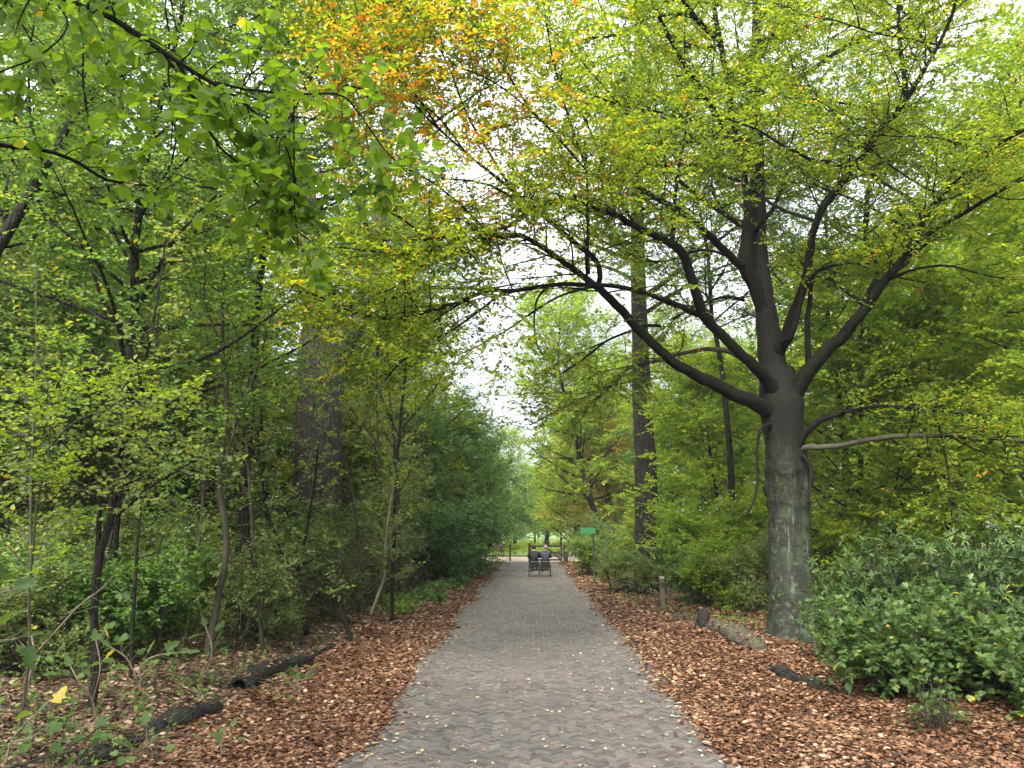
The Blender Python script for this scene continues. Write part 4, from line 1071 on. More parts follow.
thin_lb = ['thin young tree left of the forked sapling', 'thin young tree between the forked and the tall sapling', 'thin young tree right of the tall sapling', 'dark thin young tree just right of the bowed pale stem', 'thin young tree standing farthest along the left verge']
for k_ in range(15):
    px = [35, 130, 262, 392, 402, 70, 185, 275, 360, 10, 110, 170, 225, 250, 380][k_]; d = [10.5, 10.2, 13, 17, 21, 14, 13.5, 17.5, 18, 13, 17, 16, 15, 19, 20][k_]
    pb = 526 + 2.1 * 760 / d
    lean_ = rng.uniform(-35, 35); top_ = rng.uniform(200, 380)
    st = [[(px, pb + 2, d, 5.5 if d > 12 else 5), (px + lean_ * .3 + rng.uniform(-6, 6), pb * .6 + top_ * .4, d, 4), (px + lean_ * .7, pb * .25 + top_ * .75, d, 2.6), (px + lean_, top_, d, 1.5)]]
    for q2 in range(2):
        f_ = rng.uniform(.35, .7); bx_, by2 = px + lean_ * f_ * .8, pb + (top_ - pb) * f_; dx_ = rng.uniform(25, 60) * (1 if q2 else -1)
        st.append([(bx_, by2, d, 2.6), (bx_ + dx_ * .5, by2 - 30, d, 2), (bx_ + dx_, by2 - rng.uniform(40, 90), d + rng.uniform(-.6, .6), 1.2)])
    sapling('young_tree', thin_lb[k_] if k_ < 5 else 'thin young tree in the left understorey', (px, pb), st, ['grey_leaf', 'mid_leaf', 'grey_leaf', 'yellow_leaf'][k_ % 4], bark=['twig_bark', 'dark_bark'][k_ % 2],
            size=.085, dens=1.5, l2=.7, group='thin young trees on the left', t0=.15, k3=3, nl=4)

# near seedlings with big lobed leaves, lower left
def seedling(label, base, stems, size=.15, nl=7, leaf='maple_leaf', tpl=None, group='broad leaved seedlings at the lower left', tm=.5):
    b = ground_at(*base)
    root = empty('seedling', tuple(b), label, 'seedling', group)
    sm = MB(); fm = MB()
    for s in stems:
        P, R = limb_from(s, 14, .006); R = R * .6
        tubes(sm, P - b, R, 6)
        Pt = (P - b)[None]
        O, D, r, t = spawn(Pt, R[None], nl + 3, .3, 1., 60, 15, .5)
        P2 = grow(O, D, .12 + .1 * rng.random(len(O)), 4, .06, .08)
        tubes(sm, P2, np.full((len(P2), 4), .0022), 4)
        tip = P2[:, -1]; dd = P2[:, -1] - P2[:, -2]
        dd = norm(dd); dd[:, 2] -= .35
        Nn = np.array([0, -.35, 1]) + .35 * rng.standard_normal((len(tip), 3))
        leaf_set(fm, tip, dd, Nn, size * .72 * (.6 + .6 * rng.random(len(tip))), tpl or T_maple(), tm + .2 * rng.standard_normal(len(tip)), 0)
        leaf_set(fm, P[-1:] - b, norm(P[-1:] - P[-2:-1]), np.array([[0., -.4, 1]]), np.array([size * .7]), tpl or T_maple(), np.array([tm]), 0)
    sm.build('stem', [M['pale_stem']], root); fm.build('foliage', [M[leaf]], root)


d = 6.9
seedling('seedling with large drooping lobed leaves at the bottom left corner', (20, 760),
         [[(4, 768, d, 4), (12, 740, d, 3.5), (24, 725, d, 3), (38, 712, d, 2.5)], [(12, 742, d, 3), (30, 738, d, 2.5), (45, 728, d, 2)]], .2, 3)
seedling('pale forked seedling with thin bare stems left of the forked sapling', (20, 722),
         [[(20, 722, 8.3, 4.5), (28, 685, 8.3, 4), (34, 655, 8.2, 4), (31, 630, 8.2, 3), (29, 600, 8.1, 2.5)], [(34, 655, 8.2, 3.5), (55, 632, 8.1, 3), (80, 605, 8, 2.6), (100, 590, 7.9, 2.2), (113, 577, 7.8, 1.8)]], .13, 5)
seedling('seedling hanging broad leaves in front of the forked sapling', (100, 735),
         [[(98, 738, 7.6, 3), (92, 700, 7.5, 3), (78, 680, 7.4, 2.6), (70, 665, 7.4, 2)], [(92, 702, 7.5, 2.5), (100, 670, 7.4, 2.2), (96, 640, 7.4, 2)], [(95, 715, 7.5, 2.5), (84, 728, 7.3, 2), (80, 735, 7.2, 2)]], .16, 5)
seedling('low green seedling beside the middle charred log', (140, 758), [[(140, 760, 6.8, 2.5), (142, 750, 6.8, 2.5), (150, 742, 6.8, 2)], [(140, 758, 6.8, 2.5), (130, 748, 6.7, 2)]], .15, 4)
seedling('seedling with spreading pale leaves behind the middle log', (140, 690), [[(140, 695, 9.4, 3), (142, 665, 9.4, 3), (160, 655, 9.3, 2.5), (190, 652, 9.2, 2)], [(140, 690, 9.4, 3), (128, 660, 9.4, 2.5), (108, 645, 9.3, 2)]], .2, 6)
seedling('tiny seedling in the leaf bank by the road', (222, 752), [[(222, 754, 6.9, 2), (220, 742, 6.9, 2)]], .11, 4)
seedling('small seedling on the leaf bank below the far log', (300, 690), [[(300, 696, 9.2, 2), (298, 680, 9.2, 2)], [(300, 694, 9.2, 2), (290, 684, 9.1, 2)]], .13, 5)
seedling('drooping green seedling by the tall sapling foot', (200, 690), [[(205, 676, 10.5, 2.5), (212, 650, 10.4, 2.5), (205, 625, 10.4, 2)]], .17, 6)
seedling('big dark leaves reaching in at the left edge', (-20, 740), [[(-26, 745, 6.9, 4), (-22, 680, 6.6, 4), (-14, 620, 6.3, 3.5), (0, 595, 6.1, 3), (12, 590, 6, 2)], [(-16, 640, 6.4, 3), (10, 640, 6.3, 2.5), (22, 636, 6.2, 2)]], .2, 6, tm=.3)
seedling('green seedling under the leaning dark sapling', (258, 622), [[(258, 622, 15.8, 2.5), (257, 600, 15.8, 2.5), (252, 580, 15.8, 2)]], .24, 8, tm=.8)

# low green plants along the left verge
PL = []
for (px, py, k, s) in [(392, 612, 'y', 1.1), (405, 608, 'y', 1.), (400, 618, 'y', .8), (420, 600, 'd', 1.), (432, 596, 'd', 1.1), (445, 592, 'd', 1.1), (455, 588, 'y', 1.), (463, 584, 'd', 1.), (438, 602, 'y', .7)]:
    b = ground_at(px, py); mb = MB(); sm = MB()
    n = 46
    O = np.zeros((n, 3)) + rng.standard_normal((n, 3)) * [.18 * s, .25 * s, 0]
    D = rng.standard_normal((n, 3)) * [.5, .5, 0] + [0, 0, 1]
    P = grow(O, D, .35 * s, 4, 0, .15); tubes(sm, P, np.full((n, 4), .003), 3)
    leaves(mb, P, 6, .10, T_ovate(.38), 0, .4, .1, tmean=.6)
    root = empty('verge_plant', tuple(b), ('bright yellow green' if k == 'y' else 'dark green') + ' leafy plant on the left verge %s' % ('nearest the camera' if py > 615 else 'among its neighbours'), 'plant', 'low plants on the left verge')
    root['label'] = {'y': 'yellow green low plant at the left verge of the road', 'd': 'dark green low plant at the left verge of the road'}[k]
    sm.build('stem', [M['pale_stem']], root); mb.build('foliage', [M['mid_leaf' if k == 'y' else 'dark_leaf']], root)

# ------------------------------------------------------------------ overhanging lime and leaning tree from the left
lime = empty('lime_tree', (-5.6, 3.4, 0), 'overhanging bough with large round green leaves across the upper left', 'tree')
lo = np.array(lime.location)
def lb(pts, n=24, sides=8, name='limb'):
    P, R = limb_from(pts, n, .006); mb = MB(); tubes(mb, P - lo, R, sides, bumpy=.04); mb.build(name, [M['limb_bark']], lime); return P, R
mb = MB(); tubes(mb, np.array([[0, 0, -.1], [.02, 0, 1], [.05, .02, 2.5], [.15, .1, 4.2], [.3, .3, 6.], [.4, .5, 8.5]]), np.array([.24, .17, .15, .13, .1, .05]), 14); mb.build('trunk', [M['dark_bark']], lime)
b0 = lo + [.2, .15, 4.9]
def proj(p):
    v = p - EYE; z = v @ FWD
    return 512 + F * (v @ RIGHT) / z, 384 - F * (v @ UPV) / z
y1 = 4.6
B1 = lb([(-420, -160, 4.0, 22), (-200, -110, 4.2, 16), (0, -30, y1, 10), (72, 2, y1, 7), (115, 20, y1, 6.5), (160, 50, y1, 6), (200, 76, y1, 5), (230, 93, y1, 4), (262, 118, y1 + .1, 2.6), (285, 145, y1 + .1, 2), (300, 200, y1 + .2, 1.6)])
B2 = lb([(180, 62, y1, 3.6), (192, 95, y1, 3.4), (205, 122, y1, 3), (219, 146, y1, 2.8), (240, 165, y1 + .1, 2.4), (262, 190, y1 + .2, 2), (290, 225, y1 + .3, 1.6), (330, 255, y1 + .4, 1.3)])
B3 = lb([(215, 82, y1, 3), (245, 89, y1, 2.8), (290, 94, y1, 2.6), (340, 95, y1 + .1, 2.2), (360, 115, y1 + .2, 1.8), (385, 150, y1 + .3, 1.5), (410, 175, y1 + .4, 1.2)])
B4 = lb([(-420, 60, 4.2, 12), (-200, 120, 4.4, 8), (0, 145, 4.8, 5), (50, 152, 4.9, 4.5), (80, 164, 5, 4), (108, 180, 5.1, 3), (150, 186, 5.2, 2)])
B5 = lb([(168, 56, y1, 2.4), (169, 80, y1, 2.2), (172, 120, y1, 1.6), (171, 150, y1, 1.2)], 12)
B6 = lb([(294, 100, y1, 1.8), (294, 140, y1, 1.6), (294, 190, y1 + .1, 1.4), (298, 250, y1 + .1, 1.)], 14)
B7 = lb([(20, -22, y1, 3), (60, 8, y1 - .1, 2.4), (66, 30, y1 - .2, 2), (40, 55, y1 - .3, 2), (0, 72, y1 - .4, 2)], 14)
cm = MB()
for (P, R), dn, nl in ((B1, 9, 5), (B2, 10, 6), (B3, 11, 6), (B5, 9, 4), (B6, 7, 6), (B7, 9, 4)):
    L = np.linalg.norm(np.diff(P, axis=0), axis=1).sum()
    Ps, Rs = P[None] - lo, R[None]
    foliate(cm, Ps, Rs, max(3, int(L * dn)),   .55, 4, .22, 3, .082, T_round(), .8, .6, .3, -.05, None, .45, .15, .1, .12, sides=4, minr=.0012, twig_r=.0015)
(P, R) = B4
foliate(cm, (P - lo)[None], R[None], 9, .4, 3, .16, 3, .08, T_round(), .7, .5, .35, -.03, None, .5, .15, .1, .3, sides=4, minr=.0012, twig_r=.0015)
cm.build('crown', [M['limb_bark'], M['lime_leaf']], lime)

ln = empty('leaning_tree', (*at(-130, 560, 11)[:2], 0), 'dark leaning trunk crossing the upper left edge', 'tree')
lo2 = np.array(ln.location)
P, R = limb_from([(-170, 640, 11, 20), (-120, 500, 11, 17), (-60, 360, 11, 15), (-20, 280, 11, 14), (5, 235, 11, 13), (30, 195, 11, 11), (52, 158, 11, 9), (68, 125, 11.3, 7), (82, 85, 11.6, 5), (84, 40, 12, 4), (70, -20, 12.3, 3)], 40, .01)
mb = MB(); tubes(mb, P - lo2, R, 12, bumpy=.04); mb.build('trunk', [M['dark_bark']], ln)
cm = MB()
O, D, r, t = spawn((P - lo2)[None], R[None], 16, .3, 1., 60, 12, 1.)
P1 = grow(O, D, 2.6, 10, .03, .12); R1 = taper(np.clip(r * .4, .01, .03), 10); tubes(cm, P1, R1, 5)
foliate(cm, P1, R1, 7, 1.0, 4, .4, 6, .085, T_ovate(.33), .5, .5, tmean=.5)
cm.build('crown', [M['dark_bark'], M['grey_leaf']], ln)

# ------------------------------------------------------------------ evergreen shrub lower right
def blob_shrub(name, label, cx, cy, rx, ry, h, nst, leaf, tpl, size, nl, whorl, k2=5, l2=.35, tm=.5, group=None, up=.08, tilt=.6, bark='twig_bark', k3=3, l3=.15, droop=.15):
    b = np.array([cx, cy, float(gz(cx, cy))])
    root = empty(name, tuple(b), label, 'shrub', group)
    a = rng.random(nst) * 2 * pi; rr = np.sqrt(rng.random(nst))
    O = np.stack([rx * .45 * rr * np.cos(a), ry * .45 * rr * np.sin(a), np.full(nst, -.03)], -1)
    el = rng.random(nst)
    D = np.stack([rx * rr * np.cos(a) * 1.1, ry * rr * np.sin(a) * 1.1, h * (.35 + .75 * el)], -1)
    L = np.linalg.norm(D * [.62, .62, 1], axis=1) * (.75 + .3 * rng.random(nst))
    P = grow(O, D * [.8, .8, 1], L, 8, -.02, .1); R = np.linspace(.014 if h > 1 else .007, .003, 8)[None] * np.ones((nst, 1))
    sm = MB(); tubes(sm, P, R, 5); fm = MB()
    foliate(fm, P, R, k2, l2 * 1.6, k3, l3, nl, size, tpl, .9, tilt, droop, up, None, tm, .16, .1, .2, sides=3, whorl=whorl)
    sm.build('stems', [M[bark]], root); fm.build('foliage', [M[bark], M[leaf]], root)
    return root


blob_shrub('rhododendron', 'large dark rhododendron with long glossy leaves at the right edge', 6.9, 10.6, 1.9, 1.6, 2.1, 100, 'rhodo_leaf', T_long(), .11, 8, True, k2=8, l2=.4)
blob_shrub('rhododendron', 'dark green evergreen shrub just right of the beech foot', 5.75, 12.0, 1.3, 1.1, 1.75, 80, 'rhodo_leaf', T_long(), .10, 8, True, k2=8, l2=.35)
blob_shrub('field_maple_shrub', 'low shrub with lobed green and yellow leaves in front of the evergreen', 4.75, 9.9, 1.15, 1.0, 1.15, 80, 'maple_leaf', T_maple(), .075, 6, False, k2=6, l2=.3, tm=.46)
blob_shrub('field_maple_shrub', 'green lobed shrub touching the right border', 6.1, 8.7, 1.2, .9, .85, 60, 'maple_leaf', T_maple(), .085, 6, False, k2=6, l2=.3, tm=.5)
blob_shrub('twiggy_shrub', 'bunch of bare brown sticks below the lobed shrub', 4.05, 8.3, .3, .25, .6, 26, 'maple_leaf', T_maple(), .06, 1, False, k2=2, l2=.12, bark='twig_bark', k3=1)

# ------------------------------------------------------------------ logs
LOGS = []
def log(name, label, pts, mat, sides=26, hollow=False, bump=.06, n=60):
    P = np.array([[*ground_at(px, py)[:2], 0, r] for px, py, r in pts])
    P[:, 2] = gz(P[:, 0], P[:, 1]) + P[:, 3] * .45
    s = smooth_path(P, n)
    b = s[n // 2, :3].copy(); b[2] = float(gz(b[0], b[1]))
    root = empty(name, tuple(b), label, 'log', None)
    mb = MB(); rr = s[:, 3] * .85 * (1 + bump * rng.standard_normal(n) + .10 * np.sin(np.linspace(0, 9, n) + rng.random() * 6))
    LOGS.append((s[:, :3].copy(), s[:, 3].copy()))
    rr = s[:, 3] * 1.02 * (1 + .3 * bump * rng.standard_normal(n) + .09 * np.sin(np.linspace(0, 14, n) + rng.random() * 6) + .05 * np.sin(np.linspace(0, 37, n)))
    if not hollow: rr[0] *= .8; rr[-1] *= .75
    tubes(mb, s[:, :3] - b, rr[None], sides, bumpy=.05 + bump * .3, cap=not hollow)
    if hollow:
        # hollow mouth: an inner wall and a closing disc further in
        k = 5
        tubes(mb, s[:k, :3] - b, rr[None, :k] * .72, sides, cap=False)
        T = norm(np.gradient(s[:, :3], axis=0))
        U = norm(np.cross(T[0], [0, 0, 1])); Wd = np.cross(U, T[0])
        a = np.arange(sides) * 2 * pi / sides
        for (c0, r1, r2) in ((s[0, :3] - b, rr[0], rr[0] * .72),):
            o_ = c0 + r1 * (np.cos(a)[:, None] * U + np.sin(a)[:, None] * Wd); i_ = c0 + r2 * (np.cos(a)[:, None] * U + np.sin(a)[:, None] * Wd)
            ii = np.arange(sides); jj = (ii + 1) % sides
            mb.add(np.vstack([o_, i_]), np.stack([ii, jj, jj + sides, ii + sides], -1))
        o_ = s[k - 1, :3] - b + rr[k - 1] * .72 * (np.cos(a)[:, None] * U + np.sin(a)[:, None] * Wd)
        mb.add(np.vstack([o_, s[k - 1, :3] - b]), np.stack([np.arange(sides), (np.arange(sides) + 1) % sides, np.full(sides, sides)], -1))
        mb.build('bark', [mat], root)
    else:
        mb.build('bark', [mat], root)
    return root


log('fallen_log', 'hollow ended charred log lying nearest the leaf bank on the left', [(238, 699, .13), (262, 686, .12), (288, 675, .11), (310, 664, .09)], M['charred'], hollow=True)
log('fallen_log', 'thin far end piece of charred log behind the hollow one', [(306, 662, .07), (320, 656, .08), (333, 649, .06)], M['charred'])
log('fallen_log', 'middle charred log with a rounded end on the left', [(152, 742, .105), (175, 735, .11), (200, 725, .11), (216, 718, .085)], M['charred'])
log('fallen_log', 'nearest charred log cut by the bottom edge', [(85, 772, .11), (108, 762, .11), (130, 752, .10)], M['charred'])
log('thin_fallen_branch', 'thin fallen branch lying across the floor at the left edge', [(-20, 658, .05), (20, 660, .05), (60, 664, .045)], M['dark_bark'])
log('rotten_log', 'crumbling mossy log lying before the beech', [(712, 636, .12), (728, 642, .15), (745, 650, .17), (762, 656, .12)], M['rotten'], bump=.16, n=34)
log('rotten_stump', 'small black stump at the far end of the crumbling log', [(700, 634, .11), (704, 632, .13), (709, 635, .09)], M['charred'], bump=.15, n=12)
log('rotten_log', 'dark flat branch under the evergreen shrub', [(772, 672, .06), (790, 681, .09), (815, 690, .09), (835, 698, .07)], M['charred'], bump=.15)
log('rotten_log', 'low weathered log piece near the wooden post', [(672, 618, .06), (685, 620, .08), (694, 622, .06)], M['rotten'], bump=.15)
ox, oy, oz = [], [], []
for (Pp, Rq) in LOGS:
    k_ = int(70 * np.linalg.norm(Pp[-1] - Pp[0])) + 10
    i_ = rng.integers(0, len(Pp), k_); off = rng.standard_normal(k_)
    T_l = norm(Pp[-1] - Pp[0]); Sd = norm(np.cross(T_l, [0, 0, 1]))
    w_ = np.clip(off * .6, -1.6, 1.6)
    q_ = Pp[i_] + Sd[None] * (w_ * Rq[i_])[:, None]
    ox.append(q_[:, 0]); oy.append(q_[:, 1]); oz.append(np.where(np.abs(w_) < .95, Pp[i_, 2] + Rq[i_] * np.sqrt(np.clip(1 - w_ ** 2, 0, 1)) * .95 - .01, gz(q_[:, 0], q_[:, 1]) + .03))
litter('leaves_on_logs', 'dead leaves resting on and against the fallen logs', np.concatenate(ox), np.concatenate(oy), .06, RED, z=np.concatenate(oz), hi=.012)
# black stump stub standing up
b = ground_at(704, 634); mb = MB()
root = empty('charred_stub', tuple(b), 'upright charred stub beside the crumbling log', 'stump')
tubes(mb, np.array([[0, 0, -.05], [0, 0, .15], [.02, 0, .3], [.03, .02, .38], [.03, .02, .40]]), np.array([.14, .12, .11, .08, .02]), 14, bumpy=.12, cap=True)
mb.build('wood', [M['charred']], root)
# root mound by oak
b = ground_at(644, 597); mb = MB()
root = empty('root_plate', tuple(b), 'dark tangled root mound at the oak shrub foot', 'root mound')
for k in range(14):
    a = rng.random() * 2 * pi
    P = grow(np.array([[.1 * cos(a), .1 * sin(a), .25]]), np.array([[cos(a), sin(a) * .5, .3]]), .9, 8, -.14, .25)
    tubes(mb, P, taper(np.array([.07]), 8, .3), 6)
mb.build('roots', [M['dark_bark']], root)

# ------------------------------------------------------------------ post, gate, signs
def box(mb, c, s, t=.5, mat=0, rz=0., bev=.0):
    c = np.array(c, float); s = np.array(s, float) / 2
    k = np.array([[-1, -1, -1], [1, -1, -1], [1, 1, -1], [-1, 1, -1], [-1, -1, 1], [1, -1, 1], [1, 1, 1], [-1, 1, 1]]) * s
    R_ = np.array([[cos(rz), -sin(rz), 0], [sin(rz), cos(rz), 0], [0, 0, 1]])
    mb.add(k @ R_.T + c, np.array([[0, 3, 2, 1], [4, 5, 6, 7], [0, 1, 5, 4], [1, 2, 6, 5], [2, 3, 7, 6], [3, 0, 4, 7]]), t, mat, False)


def bar(mb, p, q, w_, h_):
    """square section bar from p to q"""
    p = np.array(p, float); q = np.array(q, float); T = norm(q - p)
    U = norm(np.cross(T, [0, 1, 0.01])); Wd = np.cross(T, U)
    V = [o + a_ * U * w_ / 2 + b_ * Wd * h_ / 2 for o in (p, q) for a_, b_ in ((-1, -1), (1, -1), (1, 1), (-1, 1))]
    mb.add(np.array(V), np.array([[0, 3, 2, 1], [4, 5, 6, 7], [0, 1, 5, 4], [1, 2, 6, 5], [2, 3, 7, 6], [3, 0, 4, 7]]), .5, 0, False)


def bevel(o, w_=.006):
    md = o.modifiers.new('bevel', 'BEVEL'); md.width = w_; md.segments = 2; return o


wood_w = bark_mat('weathered_wood', (.07, .062, .05), (.19, .17, .145), (.08, .1, .05), .4, (10, 10, 1), 4, .4)
wood_d = bark_mat('dark_wood', (.014, .012, .010), (.05, .042, .035), (.05, .07, .03), .3, (10, 10, 1), 4, .4)
b = ground_at(663, 611)
root = empty('marker_post', tuple(b), 'short weathered wooden post in the grass right of the road', 'post')
mb = MB(); box(mb, (0, 0, .37), (.11, .11, .84)); bevel(mb.build('post', [wood_w], root), .012)
mb = MB(); box(mb, (0, 0, .80), (.118, .118, .05)); bevel(mb.build('cap', [plain_mat('pale_cap', (.5, .48, .42), .7)], root), .01)
mb = MB(); box(mb, (0, -.062, .62), (.07, .012, .12)); mb.build('plate', [plain_mat('dark_plate', (.03, .03, .03), .5)], root)

gy = 45.5
gx0, gx1 = X(530, gy), X(562, gy)
root = empty('wooden_gate', ((gx0 + gx1) / 2, gy, 0), 'low dark wooden field gate with a diagonal brace behind the riders', 'gate')
gw = (gx1 - gx0)
def gp(name, fn):
    mb = MB(); fn(mb); return bevel(mb.build(name, [wood_d], root), .006)
for z in (.16, .56, .94):
    gp('rail', lambda m_: box(m_, (0, 0, z), (gw - .1, .05, .095)))
gp('brace', lambda m_: bar(m_, (-.1, -.055, .93), (gw / 2 - .12, -.055, .18), .09, .045))
gp('stile', lambda m_: box(m_, (gw / 2 - .09, -.003, .55), (.1, .07, .95)))
gp('stile', lambda m_: box(m_, (-gw / 2 + .14, -.003, .55), (.1, .07, .95)))
gp('gate_post', lambda m_: box(m_, (gw / 2 + .15, 0, .5), (.28, .28, 1.12)))
gp('gate_post', lambda m_: box(m_, (-gw / 2 - .03, 0, .5), (.15, .15, 1.22)))
for dx, hh in ((570, .85), (573.5, .8)):
    p = at(dx, 560, 44.6)
    root = empty('stake', (p[0], 44.6, 0), 'pale thin stake right of the gate post', 'stake', 'pale stakes right of the gate')
    mb = MB(); tubes(mb, np.array([[0, 0, -.05], [.02, 0, hh * .5], [.04, 0, hh]]), np.array([.05, .045, .04]), 8, cap=True, bumpy=.03); mb.build('pole', [plain_mat('pale_wood', (.45, .42, .36))], root)
def simple_post(px, y, h, w_, label, mat):
    root = empty('fence_post', (X(px, y), y, 0), label, 'post')
    mb = MB(); box(mb, (0, 0, h / 2), (w_, w_, h)); bevel(mb.build('post', [mat], root), .01)
    mb = MB(); box(mb, (0, 0, h + .012), (w_ + .02, w_ + .02, .03)); bevel(mb.build('cap', [mat], root), .005)
simple_post(510.5, 47.5, .95, .1, 'dark square post left of the riders at the crossing', wood_d)
simple_post(486.5, 46.5, .62, .1, 'short pale post left of the crossing', wood_w)
by_ = 54.
root = empty('litter_bin', (X(502, by_), by_, 0), 'small dark box on a post by the crossing', 'bin')
mb = MB(); box(mb, (0, 0, .5), (.28, .22, .34)); bevel(mb.build('box', [plain_mat('dark_green_metal', (.02, .035, .025), .5)], root), .03)
mb = MB(); box(mb, (0, 0, .17), (.06, .06, .34)); mb.build('post', [wood_d], root)
mb = MB(); box(mb, (0, 0, .69), (.33, .27, .03)); bevel(mb.build('lid', [plain_mat('dark_lid', (.015, .02, .018), .5)], root), .01)
by_ = 54.5
root = empty('picnic_bench', (X(496, by_), by_, 0), 'low brown wooden bench by the crossing on the left', 'bench')
for nm, c_, s_3 in (('seat', (0, 0, .42), (1.5, .3, .05)), ('backrest', (0, .17, .7), (1.5, .05, .2)), ('leg', (-.6, 0, .2), (.08, .3, .4)), ('leg', (.6, 0, .2), (.08, .3, .4))):
    mb = MB(); box(mb, c_, s_3); bevel(mb.build(nm, [bark_mat('bench_wood', (.08, .05, .035), (.2, .13, .09))], root), .008)
sy_ = 29.
sp_ = at(588, 531, sy_)
root = empty('green_sign', (sp_[0], sy_, 0), 'green rectangular sign board on a dark post above the right shrubs', 'sign')
mb = MB(); box(mb, (0, -.05, sp_[2]), (.56, .03, .22)); bevel(mb.build('board', [plain_mat('sign_green', (.018, .17, .05), .6, c2=(.014, .13, .04))], root), .01)
mb = MB(); box(mb, (.2, 0, sp_[2] / 2), (.07, .06, sp_[2] + .3)); mb.build('post', [wood_d], root)

# ------------------------------------------------------------------ riders
def skin(name, verts, edges, radii, mats, parent=None, sub=1, root_i=0):
    me = bpy.data.meshes.new(name); me.from_pydata(verts, edges, []); me.update()
    o = bpy.data.objects.new(name, me); C.objects.link(o)
    md = o.modifiers.new('skin', 'SKIN')
    sv = me.skin_vertices[0].data
    for k, r in enumerate(radii):
        sv[k].radius = (r, r) if not isinstance(r, tuple) else r
    sv[root_i].use_root = True
    s = o.modifiers.new('sub', 'SUBSURF'); s.levels = sub; s.render_levels = sub
    me.materials.append(mats)
    if parent: o.parent = parent
    for p in me.polygons: p.use_smooth = True
    md.use_smooth_shade = True
    return o


skinm = plain_mat('skin', (.5, .32, .24), .55, c2=(.46, .28, .2))
jk1 = plain_mat('black_jacket', (.012, .013, .02), .75); jk2 = plain_mat('dark_blue_jacket', (.03, .035, .055), .7)
tr1 = plain_mat('dark_trousers', (.02, .02, .028), .8)
hr1 = plain_mat('dark_hair', (.02, .016, .014), .8); hr2 = plain_mat('grey_hair', (.25, .24, .23), .8)
shm = plain_mat('black_shoe', (.01, .01, .01), .5)
RX, RY = X(539.5, 32.6), 32.6
def rider(dx, label, jk, hr, lean, hh):
    root = empty('person', (RX + dx, RY, 0), label, 'person', 'riders on the side by side tricycle')
    V = [(0, 0, .60), (0, .02, .78), (0, .03, .96), (0, .03, 1.06), (lean, .05, 1.13), (lean, .05, 1.22), (lean, .06, 1.28)]
    R = [.14, .13, .15, .07, .085, .095, .05]
    E = [(0, 1), (1, 2), (2, 3), (3, 4), (4, 5), (5, 6)]
    hands = []
    for s in (-1, 1):
        i0 = len(V); V += [(s * .17, .03, .98), (s * .22, .16, .80), (s * .16, .38, .84), (s * .15, .44, .86)]
        R += [.06, .045, .035, .03]; E += [(2, i0), (i0, i0 + 1), (i0 + 1, i0 + 2), (i0 + 2, i0 + 3)]
        for f in range(4):
            k = len(V); fx = s * (.12 + .018 * f)
            V += [(fx, .475, .875), (fx, .50, .86), (fx, .495, .84)]; R += [.009, .008, .007]; E += [(i0 + 3, k), (k, k + 1), (k + 1, k + 2)]
        k = len(V); V += [(s * .115, .45, .87), (s * .10, .475, .865)]; R += [.01, .008]; E += [(i0 + 3, k), (k, k + 1)]
        i1 = len(V); ft = .12 * s
        V += [(s * .09, .04, .57), (s * .12, .42, .66 + .04 * s), (s * .11, .55, .36 + ft * .5), (s * .11, .64, .30 + ft * .5)]
        R += [.085, .06, .042, .035]; E += [(0, i1), (i1, i1 + 1), (i1 + 1, i1 + 2), (i1 + 2, i1 + 3)]
    skin('body', V, E, R, skinm, root)
    J = [(0, -.02, .56), (0, .0, .76), (0, .03, .95), (0, .035, 1.05), (0, .035, 1.09)]; RJ = [.175, .165, .18, .11, .08]; EJ = [(0, 1), (1, 2), (2, 3), (3, 4)]
    for s in (-1, 1):
        k = len(J); J += [(s * .18, .03, .985), (s * .235, .15, .80), (s * .17, .36, .835)]; RJ += [.085, .065, .05]; EJ += [(2, k), (k, k + 1), (k + 1, k + 2)]
    skin('jacket', J, EJ, RJ, jk, root)
    T_ = [(0, .02, .57)]; RT = [.15]; ET = []
    for s in (-1, 1):
        k = len(T_); ft = .06 * s
        T_ += [(s * .09, .06, .57), (s * .12, .42, .66 + .04 * s), (s * .11, .55, .36 + ft)]; RT += [.105, .08, .06]; ET += [(0, k), (k, k + 1), (k + 1, k + 2)]
        skin('shoe', [(s * .11, .54, .30 + ft), (s * .11, .62, .27 + ft), (s * .11, .72, .29 + ft)], [(0, 1), (1, 2)], [.045, .045, .035], shm, root)
    skin('trousers', T_, ET, RT, tr1, root)
    skin('hair', [(lean, .015, 1.13), (lean, .02, 1.20), (lean, .03, 1.27), (lean, .07, 1.315)], [(0, 1), (1, 2), (2, 3)], [.075, .105, .10, .06], hr, root)
    # nose and ears on the face, which looks down the road
    mb = MB(); box(mb, (lean, .165, 1.20), (.025, .03, .035)); bevel(mb.build('nose', [skinm], root), .008)
    for s in (-1, 1):
        mb = MB(); box(mb, (lean + s * .1, .05, 1.19), (.02, .035, .055)); bevel(mb.build('ear', [skinm], root), .008)
    return root


